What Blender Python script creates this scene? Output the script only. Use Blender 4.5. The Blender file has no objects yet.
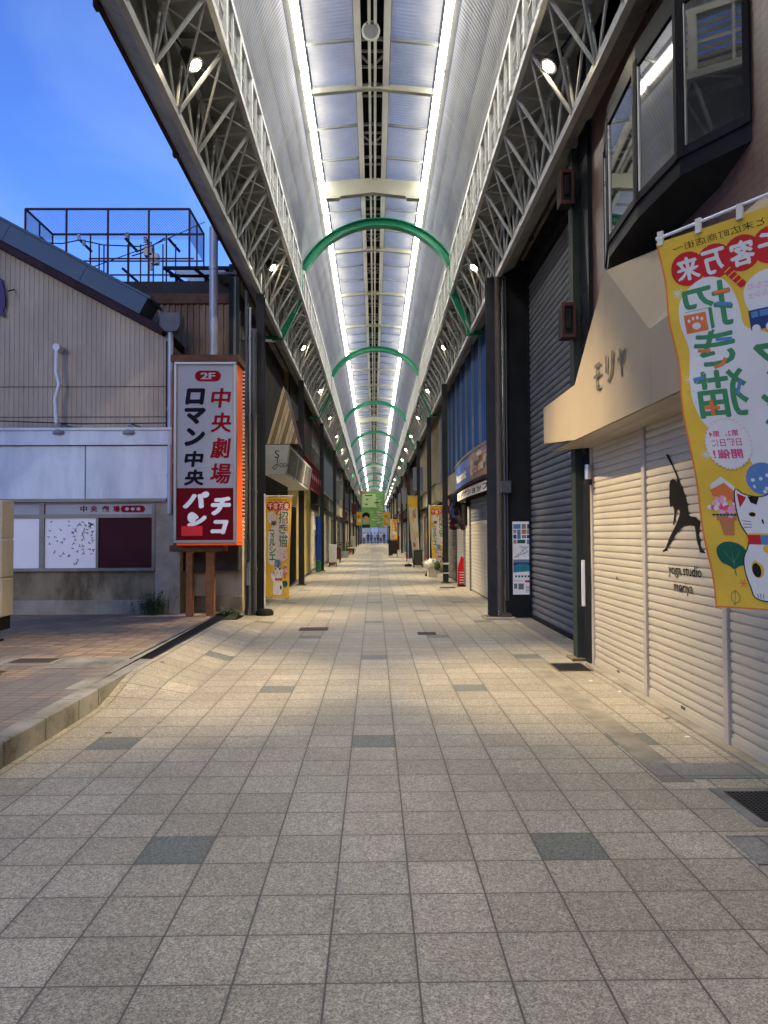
import bpy, bmesh, math, random
from mathutils import Vector, Matrix
V = Vector
R = math.radians
random.seed(7)
scene = bpy.context.scene
col = scene.collection
H = 1.44                       # eye height of the photographer
FPX = 757.0                    # focal length, pixels of a 768x1024 picture

# ------------------------------------------------------------------ camera
cam_d = bpy.data.cameras.new('camera')
cam = bpy.data.objects.new('camera', cam_d)
col.objects.link(cam)
cam.location = (0, 0, H)
cam.rotation_euler = (R(91.70), R(0.28), R(-0.72))
cam_d.sensor_fit = 'VERTICAL'
cam_d.sensor_height = 24
cam_d.sensor_width = 18
cam_d.lens = FPX / 1024 * 24
cam_d.clip_start = 0.05
cam_d.clip_end = 2000
scene.camera = cam
CR = cam.rotation_euler.to_matrix()


def ray(px, py):
    return CR @ V(((px - 384) / FPX, (512 - py) / FPX, -1))


def at(px, py, D):             # point of the view ray at street depth D
    d = ray(px, py)
    return V((0, 0, H)) + d * (D / d.y)


def on_x(px, py, X):           # point of the view ray on a wall plane x = X
    d = ray(px, py)
    return V((0, 0, H)) + d * (X / d.x)


# ------------------------------------------------------------------ materials
MATS = {}
LOWSPEC = {'blue_cladding', 'shutter_dark', 'black_steel', 'dark_steel', 'green_black', 'black_void', 'black_tile', 'window_frame', 'maroon', 'eave_dark', 'corr_beige', 'corr_brown', 'panel_white', 'fascia_tan', 'concrete', 'concrete_dark', 'kerb_stone', 'deck_grey', 'soffit_grey'}


def nt(m):
    m.use_nodes = True
    return m.node_tree.nodes, m.node_tree.links


def mat(name, c, rough=0.6, metal=0.0, var=0.12, scale=4.0, bump=0.0, bscale=60.0, spec=0.4,
        dirt=0.0, dirtc=(0.04, 0.035, 0.03), stretch=(1, 1, 1), emit=0.0, dscale=1.3):
    if name in MATS:
        return MATS[name]
    m = bpy.data.materials.new(name)
    n, l = nt(m)
    b = n['Principled BSDF']
    b.inputs['Roughness'].default_value = rough
    b.inputs['Metallic'].default_value = metal
    if name in LOWSPEC or name.startswith(('print_', 'sign_', 'cloth_', 'ink', 'wall_')):
        spec = 0.12
        b.inputs['IOR'].default_value = 1.12
    else:
        b.inputs['IOR'].default_value = 1.35
    b.inputs['Specular IOR Level'].default_value = spec
    tc = n.new('ShaderNodeTexCoord')
    mp = n.new('ShaderNodeMapping')
    mp.inputs['Scale'].default_value = stretch
    l.new(tc.outputs['Object'], mp.inputs[0])
    nz = n.new('ShaderNodeTexNoise')
    nz.inputs['Scale'].default_value = scale
    nz.inputs['Detail'].default_value = 6
    nz.inputs['Roughness'].default_value = 0.6
    l.new(mp.outputs[0], nz.inputs['Vector'])
    cr = n.new('ShaderNodeValToRGB')
    cr.color_ramp.elements[0].position = 0.3
    cr.color_ramp.elements[1].position = 0.7
    cr.color_ramp.elements[0].color = [max(0, x * (1 - var)) for x in c] + [1]
    cr.color_ramp.elements[1].color = [min(1, x * (1 + var)) for x in c] + [1]
    l.new(nz.outputs['Fac'], cr.inputs[0])
    out = cr.outputs[0]
    if dirt > 0:
        n2 = n.new('ShaderNodeTexNoise')
        n2.inputs['Scale'].default_value = dscale
        n2.inputs['Detail'].default_value = 9
        n2.inputs['Roughness'].default_value = 0.7
        l.new(mp.outputs[0], n2.inputs['Vector'])
        r2 = n.new('ShaderNodeValToRGB')
        r2.color_ramp.elements[0].position = 0.43
        r2.color_ramp.elements[1].position = 0.66
        r2.color_ramp.elements[0].color = (0, 0, 0, 1)
        r2.color_ramp.elements[1].color = (dirt, dirt, dirt, 1)
        l.new(n2.outputs['Fac'], r2.inputs[0])
        mx = n.new('ShaderNodeMixRGB')
        l.new(r2.outputs[0], mx.inputs[0])
        l.new(out, mx.inputs[1])
        mx.inputs[2].default_value = list(dirtc) + [1]
        out = mx.outputs[0]
    l.new(out, b.inputs['Base Color'])
    if emit:
        l.new(out, b.inputs['Emission Color'])
        b.inputs['Emission Strength'].default_value = emit
    # gloss varies a little everywhere
    mr = n.new('ShaderNodeMapRange')
    mr.inputs[3].default_value = max(0.03, rough - 0.1)
    mr.inputs[4].default_value = min(1, rough + 0.1)
    l.new(nz.outputs['Fac'], mr.inputs[0])
    l.new(mr.outputs[0], b.inputs['Roughness'])
    if bump:
        n3 = n.new('ShaderNodeTexNoise')
        n3.inputs['Scale'].default_value = bscale
        n3.inputs['Detail'].default_value = 4
        l.new(tc.outputs['Object'], n3.inputs['Vector'])
        bp = n.new('ShaderNodeBump')
        bp.inputs['Strength'].default_value = bump
        bp.inputs['Distance'].default_value = 0.01
        l.new(n3.outputs['Fac'], bp.inputs['Height'])
        l.new(bp.outputs[0], b.inputs['Normal'])
    MATS[name] = m
    return m


def emat(name, c, strength):
    m = bpy.data.materials.new(name)
    n, l = nt(m)
    n.remove(n['Principled BSDF'])
    e = n.new('ShaderNodeEmission')
    e.inputs[0].default_value = list(c) + [1]
    e.inputs[1].default_value = strength
    l.new(e.outputs[0], n['Material Output'].inputs[0])
    MATS[name] = m
    return m


def M_(n, l, op, a, b=None, c=None):
    x = n.new('ShaderNodeMath')
    x.operation = op
    for i, q in enumerate((a, b, c)):
        if q is None:
            continue
        if isinstance(q, (int, float)):
            x.inputs[i].default_value = q
        else:
            l.new(q, x.inputs[i])
    return x.outputs[0]


def tile_mat(name, tw, th, ox, oy, c1, c2, joint, jw, dark=None, speck=0.35, rough=0.5, axes=('X', 'Y'),
             jointc=(0.05, 0.045, 0.04), brick=False, patch=0.0, patchc=(0.1, 0.1, 0.1), speckscale=170.0):
    """tiles laid from (ox, oy), tile size tw x th, joints as real darker lines with bump"""
    m = bpy.data.materials.new(name)
    n, l = nt(m)
    b = n['Principled BSDF']
    geo = n.new('ShaderNodeNewGeometry')
    sp = n.new('ShaderNodeSeparateXYZ')
    l.new(geo.outputs['Position'], sp.inputs[0])
    x = M_(n, l, 'DIVIDE', M_(n, l, 'SUBTRACT', sp.outputs[axes[0]], ox), tw)
    y = M_(n, l, 'DIVIDE', M_(n, l, 'SUBTRACT', sp.outputs[axes[1]], oy), th)
    if brick:
        rowp = M_(n, l, 'MODULO', M_(n, l, 'ADD', M_(n, l, 'FLOOR', y), 4000.0), 2.0)
        x = M_(n, l, 'ADD', x, M_(n, l, 'MULTIPLY', rowp, 0.5))
    ci = M_(n, l, 'FLOOR', x)
    ri = M_(n, l, 'FLOOR', y)
    fx = M_(n, l, 'SUBTRACT', x, ci)
    fy = M_(n, l, 'SUBTRACT', y, ri)
    dx = M_(n, l, 'MULTIPLY', M_(n, l, 'MINIMUM', fx, M_(n, l, 'SUBTRACT', 1.0, fx)), tw)
    dy = M_(n, l, 'MULTIPLY', M_(n, l, 'MINIMUM', fy, M_(n, l, 'SUBTRACT', 1.0, fy)), th)
    d = M_(n, l, 'MINIMUM', M_(n, l, 'MULTIPLY', dx, joint), dy)
    jm = n.new('ShaderNodeMapRange')          # 0 in the joint, 1 on the tile
    jm.interpolation_type = 'SMOOTHSTEP'
    jm.inputs[1].default_value = jw * 0.4
    jm.inputs[2].default_value = jw
    l.new(d, jm.inputs[0])
    cv = n.new('ShaderNodeCombineXYZ')
    l.new(ci, cv.inputs[0])
    l.new(ri, cv.inputs[1])
    wn = n.new('ShaderNodeTexWhiteNoise')
    l.new(cv.outputs[0], wn.inputs['Vector'])
    # per tile tone
    mixc = n.new('ShaderNodeMixRGB')
    mixc.inputs[1].default_value = list(c1) + [1]
    mixc.inputs[2].default_value = list(c2) + [1]
    l.new(wn.outputs[0], mixc.inputs[0])
    outc = mixc.outputs[0]
    if dark:
        r0, dc = dark
        rp = M_(n, l, 'ADD', M_(n, l, 'SUBTRACT', ri, float(r0)), 12000.0)
        k = M_(n, l, 'MODULO', M_(n, l, 'ADD', rp, M_(n, l, 'MULTIPLY', ci, 2.0)), 12.0)
        k1 = M_(n, l, 'LESS_THAN', k, 0.5)
        k2 = M_(n, l, 'LESS_THAN', M_(n, l, 'MODULO', M_(n, l, 'ADD', ci, 300.0), 3.0), 0.5)
        k3 = M_(n, l, 'LESS_THAN', M_(n, l, 'ABSOLUTE', ci), 6.5)
        isd = M_(n, l, 'MULTIPLY', M_(n, l, 'MULTIPLY', k1, k2), k3)
        mx = n.new('ShaderNodeMixRGB')
        l.new(isd, mx.inputs[0])
        l.new(outc, mx.inputs[1])
        mx.inputs[2].default_value = list(dc) + [1]
        outc = mx.outputs[0]
    # wear: broad tonal drift and fine aggregate
    nb = n.new('ShaderNodeTexNoise')
    nb.inputs['Scale'].default_value = 0.9
    nb.inputs['Detail'].default_value = 7
    nb.inputs['Roughness'].default_value = 0.65
    l.new(geo.outputs['Position'], nb.inputs['Vector'])
    mb_ = n.new('ShaderNodeMapRange')
    mb_.inputs[1].default_value = 0.3
    mb_.inputs[2].default_value = 0.7
    mb_.inputs[3].default_value = 0.78
    mb_.inputs[4].default_value = 1.16
    l.new(nb.outputs['Fac'], mb_.inputs[0])
    vo = n.new('ShaderNodeTexVoronoi')
    vo.inputs['Scale'].default_value = speckscale
    l.new(geo.outputs['Position'], vo.inputs['Vector'])
    sv = n.new('ShaderNodeSeparateColor')
    l.new(vo.outputs['Color'], sv.inputs[0])
    ms = n.new('ShaderNodeMapRange')
    ms.inputs[3].default_value = 1 - speck
    ms.inputs[4].default_value = 1 + speck
    l.new(sv.outputs[0], ms.inputs[0])
    vo2 = n.new('ShaderNodeTexVoronoi')
    vo2.inputs['Scale'].default_value = speckscale * 0.45
    l.new(geo.outputs['Position'], vo2.inputs['Vector'])
    sv2 = n.new('ShaderNodeSeparateColor')
    l.new(vo2.outputs['Color'], sv2.inputs[0])
    ms2 = n.new('ShaderNodeMapRange')
    ms2.inputs[3].default_value = 1 - speck * 0.5
    ms2.inputs[4].default_value = 1 + speck * 0.5
    l.new(sv2.outputs[1], ms2.inputs[0])
    f = M_(n, l, 'MULTIPLY', M_(n, l, 'MULTIPLY', mb_.outputs[0], ms.outputs[0]), ms2.outputs[0])
    # grime gathers along the joints
    gr = n.new('ShaderNodeMapRange')
    gr.inputs[1].default_value = 0.0
    gr.inputs[2].default_value = 0.03
    gr.inputs[3].default_value = 0.86
    gr.inputs[4].default_value = 1.0
    l.new(M_(n, l, 'MINIMUM', dx, dy), gr.inputs[0])
    f = M_(n, l, 'MULTIPLY', f, gr.outputs[0])
    # stains of their own shape
    ns = n.new('ShaderNodeTexNoise')
    ns.inputs['Scale'].default_value = 2.3
    ns.inputs['Detail'].default_value = 8
    ns.inputs['Roughness'].default_value = 0.75
    l.new(geo.outputs['Position'], ns.inputs['Vector'])
    st = n.new('ShaderNodeMapRange')
    st.inputs[1].default_value = 0.58
    st.inputs[2].default_value = 0.72
    st.inputs[3].default_value = 1.0
    st.inputs[4].default_value = 0.74
    l.new(ns.outputs['Fac'], st.inputs[0])
    f = M_(n, l, 'MULTIPLY', f, st.outputs[0])
    # dried chewing-gum spots
    vg = n.new('ShaderNodeTexVoronoi')
    vg.inputs['Scale'].default_value = 1.7
    l.new(geo.outputs['Position'], vg.inputs['Vector'])
    gm = M_(n, l, 'GREATER_THAN', vg.outputs['Distance'], 0.024)
    f = M_(n, l, 'MULTIPLY', f, M_(n, l, 'ADD', M_(n, l, 'MULTIPLY', gm, 0.45), 0.55))
    vm = n.new('ShaderNodeVectorMath')
    vm.operation = 'SCALE'
    l.new(outc, vm.inputs[0])
    l.new(f, vm.inputs['Scale'])
    outc = vm.outputs[0]
    if patch:
        n4 = n.new('ShaderNodeTexNoise')
        n4.inputs['Scale'].default_value = 0.55
        n4.inputs['Detail'].default_value = 5
        l.new(geo.outputs['Position'], n4.inputs['Vector'])
        m4 = n.new('ShaderNodeMapRange')
        m4.inputs[1].default_value = 0.45
        m4.inputs[2].default_value = 0.6
        m4.inputs[4].default_value = patch
        l.new(n4.outputs['Fac'], m4.inputs[0])
        mx4 = n.new('ShaderNodeMixRGB')
        l.new(m4.outputs[0], mx4.inputs[0])
        l.new(outc, mx4.inputs[1])
        mx4.inputs[2].default_value = list(patchc) + [1]
        outc = mx4.outputs[0]
    mj = n.new('ShaderNodeMixRGB')
    l.new(jm.outputs[0], mj.inputs[0])
    mj.inputs[1].default_value = list(jointc) + [1]
    l.new(outc, mj.inputs[2])
    l.new(mj.outputs[0], b.inputs['Base Color'])
    mr = n.new('ShaderNodeMapRange')
    mr.inputs[3].default_value = rough - 0.08
    mr.inputs[4].default_value = rough + 0.2
    l.new(nb.outputs['Fac'], mr.inputs[0])
    l.new(mr.outputs[0], b.inputs['Roughness'])
    hh = M_(n, l, 'ADD', M_(n, l, 'MULTIPLY', jm.outputs[0], 1.0), M_(n, l, 'MULTIPLY', sv.outputs[1], 0.25))
    hh = M_(n, l, 'ADD', hh, M_(n, l, 'MULTIPLY', wn.outputs[0], 0.25))
    bp = n.new('ShaderNodeBump')
    bp.inputs['Strength'].default_value = 0.5
    bp.inputs['Distance'].default_value = 0.004
    l.new(hh, bp.inputs['Height'])
    l.new(bp.outputs[0], b.inputs['Normal'])
    MATS[name] = m
    return m


def sheet_mat(name, c, trans, lined=True):
    """translucent corrugated plastic"""
    m = bpy.data.materials.new(name)
    n, l = nt(m)
    b = n['Principled BSDF']
    geo = n.new('ShaderNodeNewGeometry')
    nz = n.new('ShaderNodeTexNoise')
    nz.inputs['Scale'].default_value = 0.8
    nz.inputs['Detail'].default_value = 8
    nz.inputs['Roughness'].default_value = 0.7
    l.new(geo.outputs['Position'], nz.inputs['Vector'])
    cr = n.new('ShaderNodeValToRGB')
    cr.color_ramp.elements[0].position = 0.3
    cr.color_ramp.elements[1].position = 0.65
    cr.color_ramp.elements[0].color = [x * 0.7 for x in c] + [1]
    cr.color_ramp.elements[1].color = list(c) + [1]
    l.new(nz.outputs['Fac'], cr.inputs[0])
    l.new(cr.outputs[0], b.inputs['Base Color'])
    b.inputs['Roughness'].default_value = 0.35
    tr = n.new('ShaderNodeBsdfTranslucent')
    l.new(cr.outputs[0], tr.inputs[0])
    mx = n.new('ShaderNodeMixShader')
    mx.inputs[0].default_value = trans
    l.new(b.outputs[0], mx.inputs[1])
    l.new(tr.outputs[0], mx.inputs[2])
    l.new(mx.outputs[0], n['Material Output'].inputs[0])
    MATS[name] = m
    return m


def glass_mat(name, tint, rough=0.03, alpha_like=0.12):
    m = bpy.data.materials.new(name)
    n, l = nt(m)
    b = n['Principled BSDF']
    b.inputs['Base Color'].default_value = list(tint) + [1]
    b.inputs['Roughness'].default_value = rough
    b.inputs['Specular IOR Level'].default_value = 1.0
    b.inputs['Coat Weight'].default_value = 0.8
    b.inputs['Coat Roughness'].default_value = 0.02
    b.inputs['Coat IOR'].default_value = 2.0
    MATS[name] = m
    return m


# ------------------------------------------------------------------ mesh builder
_txt = {}


def text2d(s, bold=0.0, shear=0.0):
    k = (s, bold, shear)
    if k in _txt:
        return _txt[k]
    c = bpy.data.curves.new('lettering', 'FONT')
    c.body = s
    c.offset = bold
    c.shear = shear
    c.resolution_u = 3
    c.space_line = 0.9
    o = bpy.data.objects.new('lettering', c)
    col.objects.link(o)
    dg = bpy.context.evaluated_depsgraph_get()
    m = bpy.data.meshes.new_from_object(o.evaluated_get(dg))
    vs = [(v.co.x, v.co.y) for v in m.vertices]
    fs = [tuple(p.vertices) for p in m.polygons]
    bpy.data.objects.remove(o)
    bpy.data.curves.remove(c)
    bpy.data.meshes.remove(m)
    xs = [p[0] for p in vs]
    ys = [p[1] for p in vs]
    bb = (min(xs), min(ys), max(xs), max(ys))
    _txt[k] = (vs, fs, bb)
    return _txt[k]


def frame(O, U, W, N=None):
    O, U, W = V(O), V(U), V(W)
    if N is None:
        N = U.cross(W).normalized()
    N = V(N)
    return lambda u, v, o=0.0: O + U * u + W * v + N * o


class MB:
    def __init__(s, m=None):
        s.v, s.f, s.mi, s.mats, s.cur = [], [], [], [], 0
        if m is not None:
            s.M(m)

    def M(s, m):
        if isinstance(m, str):
            m = MATS[m]
        if m not in s.mats:
            s.mats.append(m)
        s.cur = s.mats.index(m)
        return s

    def add(s, vs, fs):
        o = len(s.v)
        s.v += [tuple(p) for p in vs]
        for f in fs:
            s.f.append(tuple(i + o for i in f))
            s.mi.append(s.cur)
        return s

    def quad(s, a, b, c, d):
        return s.add([a, b, c, d], [(0, 1, 2, 3)])

    def box(s, x0, y0, z0, x1, y1, z1):
        x0, x1 = min(x0, x1), max(x0, x1)
        y0, y1 = min(y0, y1), max(y0, y1)
        z0, z1 = min(z0, z1), max(z0, z1)
        return s.add([(x0, y0, z0), (x1, y0, z0), (x1, y1, z0), (x0, y1, z0), (x0, y0, z1), (x1, y0, z1), (x1, y1, z1), (x0, y1, z1)],
                     [(0, 3, 2, 1), (4, 5, 6, 7), (0, 1, 5, 4), (1, 2, 6, 5), (2, 3, 7, 6), (3, 0, 4, 7)])

    def fbox(s, F, u0, v0, u1, v1, o0, o1):
        """box in frame coordinates"""
        p = [F(u, v, o) for o in (o0, o1) for u, v in ((u0, v0), (u1, v0), (u1, v1), (u0, v1))]
        return s.add(p, [(0, 3, 2, 1), (4, 5, 6, 7), (0, 1, 5, 4), (1, 2, 6, 5), (2, 3, 7, 6), (3, 0, 4, 7)])

    def tube(s, p, q, r, n=6, caps=True, r2=None):
        p, q = V(p), V(q)
        r2 = r if r2 is None else r2
        d = (q - p)
        if d.length < 1e-6:
            return s
        d.normalize()
        a = d.orthogonal().normalized()
        b = d.cross(a)
        vs = []
        for c, rr in ((p, r), (q, r2)):
            for i in range(n):
                t = 2 * math.pi * i / n
                vs.append(c + (a * math.cos(t) + b * math.sin(t)) * rr)
        fs = [(i, (i + 1) % n, n + (i + 1) % n, n + i) for i in range(n)]
        if caps:
            fs += [tuple(range(n - 1, -1, -1)), tuple(range(n, 2 * n))]
        return s.add(vs, fs)

    def path(s, pts, r, n=6):
        for a, b in zip(pts[:-1], pts[1:]):
            s.tube(a, b, r, n)
        return s

    def bar(s, p, q, w, h, up=(0, 0, 1)):
        """rectangular bar from p to q"""
        p, q = V(p), V(q)
        d = (q - p).normalized()
        sd = d.cross(V(up))
        if sd.length < 1e-5:
            sd = d.cross(V((1, 0, 0)))
        sd.normalize()
        u = sd.cross(d)
        a, b = sd * w / 2, u * h / 2
        vs = [c + x for c in (p, q) for x in (-a - b, a - b, a + b, -a + b)]
        return s.add(vs, [(0, 3, 2, 1), (4, 5, 6, 7), (0, 1, 5, 4), (1, 2, 6, 5), (2, 3, 7, 6), (3, 0, 4, 7)])

    def poly(s, F, pts, o=0.0):
        return s.add([F(x, y, o) for x, y in pts], [tuple(range(len(pts)))])

    def rect(s, F, u0, v0, u1, v1, o=0.0):
        return s.poly(F, [(u0, v0), (u1, v0), (u1, v1), (u0, v1)], o)

    def prism(s, F, pts, o0, o1):
        n = len(pts)
        vs = [F(x, y, o0) for x, y in pts] + [F(x, y, o1) for x, y in pts]
        return s.add(vs, [tuple(range(n - 1, -1, -1)), tuple(range(n, 2 * n))] + [(i, (i + 1) % n, n + (i + 1) % n, n + i) for i in range(n)])

    def disc(s, F, cx, cy, rx, ry=None, o=0.0, n=20, a0=0.0):
        ry = rx if ry is None else ry
        return s.poly(F, [(cx + rx * math.cos(a0 + 2 * math.pi * i / n), cy + ry * math.sin(a0 + 2 * math.pi * i / n)) for i in range(n)], o)

    def stroke(s, F, pts, w, o=0.0):
        for (x0, y0), (x1, y1) in zip(pts[:-1], pts[1:]):
            L = math.hypot(x1 - x0, y1 - y0) or 1e-6
            ex, ey = (x1 - x0) / L * w * .5, (y1 - y0) / L * w * .5
            s.poly(F, [(x0 - ex * .6 - ey, y0 - ey * .6 + ex), (x0 - ex * .6 + ey, y0 - ey * .6 - ex), (x1 + ex * .6 + ey, y1 + ey * .6 - ex), (x1 + ex * .6 - ey, y1 + ey * .6 + ex)], o)
            o += 0.00002
        return s

    def text(s, F, t, cx, cy, w=None, h=None, o=0.003, bold=0.0, shear=0.0, flip=1):
        vs, fs, bb = text2d(t, bold, shear)
        bw, bh = bb[2] - bb[0], bb[3] - bb[1]
        sx = w / bw if w else h / bh
        sy = h / bh if h else w / bw
        mx, my = (bb[0] + bb[2]) / 2, (bb[1] + bb[3]) / 2
        return s.add([F(cx + (x - mx) * sx, cy + flip * (y - my) * sy, o) for x, y in vs], fs)

    def bell(s, base, prof, n=24):
        """lathe round z at base; prof = [(r, z)]"""
        b = V(base)
        vs = []
        for r, z in prof:
            for i in range(n):
                t = 2 * math.pi * i / n
                vs.append((b.x + r * math.cos(t), b.y + r * math.sin(t), b.z + z))
        fs = []
        for k in range(len(prof) - 1):
            for i in range(n):
                fs.append((k * n + i, k * n + (i + 1) % n, (k + 1) * n + (i + 1) % n, (k + 1) * n + i))
        fs.append(tuple(range(n - 1, -1, -1)))
        fs.append(tuple(range((len(prof) - 1) * n, len(prof) * n)))
        return s.add(vs, fs)

    def build(s, name, m=None, parent=None, loc=None, smooth=False):
        if m is not None:
            s.M(m)
            s.mi = [s.cur] * len(s.mi) if len(s.mats) == 1 else s.mi
        org = V(loc) if loc is not None else (parent_origin(parent) if parent else V((0, 0, 0)))
        me = bpy.data.meshes.new(name)
        me.from_pydata([tuple(V(p) - org) for p in s.v], [], s.f)
        for mm in s.mats:
            me.materials.append(mm)
        if len(s.mats) > 1:
            me.polygons.foreach_set('material_index', s.mi)
        if smooth:
            me.polygons.foreach_set('use_smooth', [True] * len(me.polygons))
            me.set_sharp_from_angle(angle=R(38))
        me.update()
        o = bpy.data.objects.new(name, me)
        col.objects.link(o)
        if parent:
            o.parent = parent
            pass
        if loc is not None:
            o.location = org - (parent_origin(parent) if parent else V((0, 0, 0)))
            ORG[o.name] = org
        else:
            ORG[o.name] = org
        return o


ORG = {}


def RING(r, n=8):
    return [(r * math.cos(2 * math.pi * i / n), r * math.sin(2 * math.pi * i / n)) for i in range(n)]


def parent_origin(p):
    return ORG.get(p.name, V((0, 0, 0)))


def tag(o, label=None, cat=None, group=None, kind=None):
    if label:
        o['label'] = label
    if cat:
        o['category'] = cat
    if group:
        o['group'] = group
    if kind:
        o['kind'] = kind
    return o


def thing(name, loc, label, cat, group=None):
    o = bpy.data.objects.new(name, None)
    o.empty_display_size = 0.2
    col.objects.link(o)
    o.location = loc
    ORG[o.name] = V(loc)
    return tag(o, label, cat, group)


def copy_tree(o, parent=None):
    c = o.copy()
    col.objects.link(c)
    c.parent = parent
    for ch in list(o.children):
        copy_tree(ch, c)
    return c


def place(root, loc, label, first, rotz=None, group=None, scale=None):
    o = root if first else copy_tree(root)
    o.location = loc
    if rotz is not None:
        o.rotation_euler = (0, 0, rotz)
    if scale:
        o.scale = (scale, scale, scale)
    o['label'] = label
    if group:
        o['group'] = group
    return o


def bevel(o, w=0.004, seg=2):
    m = o.modifiers.new('edge', 'BEVEL')
    m.width = w
    m.segments = seg
    m.limit_method = 'ANGLE'
    return o


def corr(mb, F, w, h, pitch=0.1, depth=0.02, hfun=None, v0=0.0, flat=0.55):
    """vertically ribbed sheet in the frame's uv plane"""
    n = max(1, int(w / pitch))
    p = w / n
    us = []
    for i in range(n):
        a = i * p
        us += [(a, 0), (a + p * flat * .8, 0), (a + p * (flat * .8 + .1), depth), (a + p * .9, depth)]
    us.append((w, 0))
    vs, fs = [], []
    for u, o in us:
        vs.append(F(u, v0, o))
        vs.append(F(u, hfun(u) if hfun else h, o))
    for i in range(len(us) - 1):
        fs.append((2 * i, 2 * i + 2, 2 * i + 3, 2 * i + 1))
    mb.add(vs, fs)


def slats(mb, F, w, h, pitch=0.07, depth=0.014, v0=0.0, u0=0.0):
    """roller shutter: rounded horizontal slats with a dark groove between"""
    n = max(1, int((h - v0) / pitch))
    p = (h - v0) / n
    prof = []
    for i in range(n):
        b = v0 + i * p
        for t, d in ((0.0, 0.0), (0.05, 0.55), (0.14, 0.8), (0.4, 1.0), (0.68, 0.95), (0.86, 0.75), (0.90, 0.0)):
            prof.append((b + t * p, d * depth))
    prof.append((h, 0))
    vs, fs = [], []
    for v, o in prof:
        vs.append(F(u0, v, o))
        vs.append(F(u0 + w, v, o))
    for i in range(len(prof) - 1):
        fs.append((2 * i, 2 * i + 1, 2 * i + 3, 2 * i + 2))
    mb.add(vs, fs)

# ------------------------------------------------------------------ material list
mat('steel_paint', (0.38, 0.40, 0.405), 0.45, 0.0, 0.15, 3, dirt=0.35, dirtc=(0.12, 0.11, 0.1))
mat('chord_paint', (0.38, 0.40, 0.405), 0.45, 0.0, 0.12, 3, dirt=0.25, dirtc=(0.14, 0.13, 0.11))
mat('deck_grey', (0.22, 0.23, 0.235), 0.7, 0, 0.25, 2, dirt=0.4)
mat('soffit_grey', (0.32, 0.335, 0.34), 0.6, 0, 0.18, 2, dirt=0.35)
mat('louvre_white', (0.52, 0.53, 0.5), 0.5, 0, 0.12, 4, dirt=0.3, dirtc=(0.25, 0.25, 0.23))
mat('beam_cream', (0.36, 0.36, 0.29), 0.5, 0, 0.08, 2, dirt=0.2, dirtc=(0.3, 0.29, 0.24))
mat('band_dark', (0.075, 0.075, 0.07), 0.7, 0, 0.2, 3)
mat('ridge_pale', (0.72, 0.73, 0.70), 0.5, 0, 0.08, 3)
mat('beam_grey', (0.27, 0.28, 0.27), 0.5, 0, 0.1, 2)
mat('green_paint', (0.02, 0.25, 0.135), 0.38, 0, 0.18, 3, dirt=0.2, dirtc=(0.02, 0.1, 0.06))
mat('black_steel', (0.018, 0.019, 0.02), 0.5, 0, 0.2, 4, dirt=0.25, dirtc=(0.05, 0.045, 0.04))
mat('dark_steel', (0.035, 0.038, 0.045), 0.5, 0, 0.2, 3, dirt=0.3, dirtc=(0.07, 0.06, 0.05))
mat('green_black', (0.035, 0.045, 0.04), 0.45, 0, 0.2, 3, dirt=0.3, dirtc=(0.06, 0.05, 0.04))
mat('pipe_brown', (0.085, 0.072, 0.06), 0.45, 0, 0.15, 3, dirt=0.2)
mat('pipe_grey', (0.32, 0.34, 0.37), 0.4, 0.2, 0.12, 3, dirt=0.3, dirtc=(0.2, 0.2, 0.2))
mat('pipe_dark', (0.07, 0.075, 0.078), 0.45, 0, 0.15, 3)
mat('white_housing', (0.8, 0.8, 0.78), 0.4, 0, 0.05, 3)
mat('black_void', (0.012, 0.012, 0.013), 0.6, 0, 0.3, 3)
mat('black_tile', (0.02, 0.021, 0.022), 0.25, 0, 0.25, 1.2, spec=0.5)
mat('concrete', (0.30, 0.27, 0.21), 0.85, 0, 0.2, 3, bump=0.4, bscale=40, dirt=0.6, dirtc=(0.09, 0.085, 0.07))
mat('concrete_dark', (0.24, 0.2, 0.125), 0.85, 0, 0.3, 2, bump=0.4, bscale=40, dirt=0.95, dirtc=(0.018, 0.016, 0.012), stretch=(1, 1, .45))
mat('kerb_stone', (0.27, 0.26, 0.235), 0.85, 0, 0.3, 6, bump=0.5, bscale=60, dirt=0.85, dirtc=(0.07, 0.062, 0.045), dscale=3.0)
mat('beige_plaster', (0.33, 0.28, 0.20), 0.85, 0, 0.12, 3, bump=0.15, dirt=0.4, dirtc=(0.15, 0.12, 0.09))
mat('cream_panel', (0.50, 0.45, 0.33), 0.6, 0, 0.06, 2, dirt=0.25, dirtc=(0.3, 0.26, 0.18), bump=0.06)
mat('corr_beige', (0.42, 0.36, 0.255), 0.6, 0, 0.12, 1.5, dirt=0.35, dirtc=(0.15, 0.13, 0.11), stretch=(1, 1, .25))
mat('corr_brown', (0.24, 0.18, 0.12), 0.7, 0, 0.2, 1.5, dirt=0.7, dirtc=(0.13, 0.055, 0.03), stretch=(1, 1, .4))
mat('roof_blue', (0.04, 0.08, 0.12), 0.5, 0.1, 0.12, 2, dirt=0.3, dirtc=(0.05, 0.07, 0.1))
mat('eave_dark', (0.045, 0.03, 0.035), 0.6, 0, 0.2, 3)
mat('rust_post', (0.19, 0.08, 0.03), 0.85, 0.0, 0.35, 8, bump=0.3, dirt=0.5, dirtc=(0.07, 0.03, 0.02))
mat('rust', (0.115, 0.062, 0.038), 0.85, 0.1, 0.35, 8, bump=0.3, dirt=0.5, dirtc=(0.05, 0.025, 0.018))
mat('rust_red', (0.085, 0.03, 0.028), 0.8, 0.1, 0.25, 8, dirt=0.4)
mat('panel_white', (0.60, 0.66, 0.68), 0.5, 0, 0.08, 1.5, dirt=0.65, dirtc=(0.33, 0.37, 0.44), stretch=(1, 1, .3))
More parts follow.
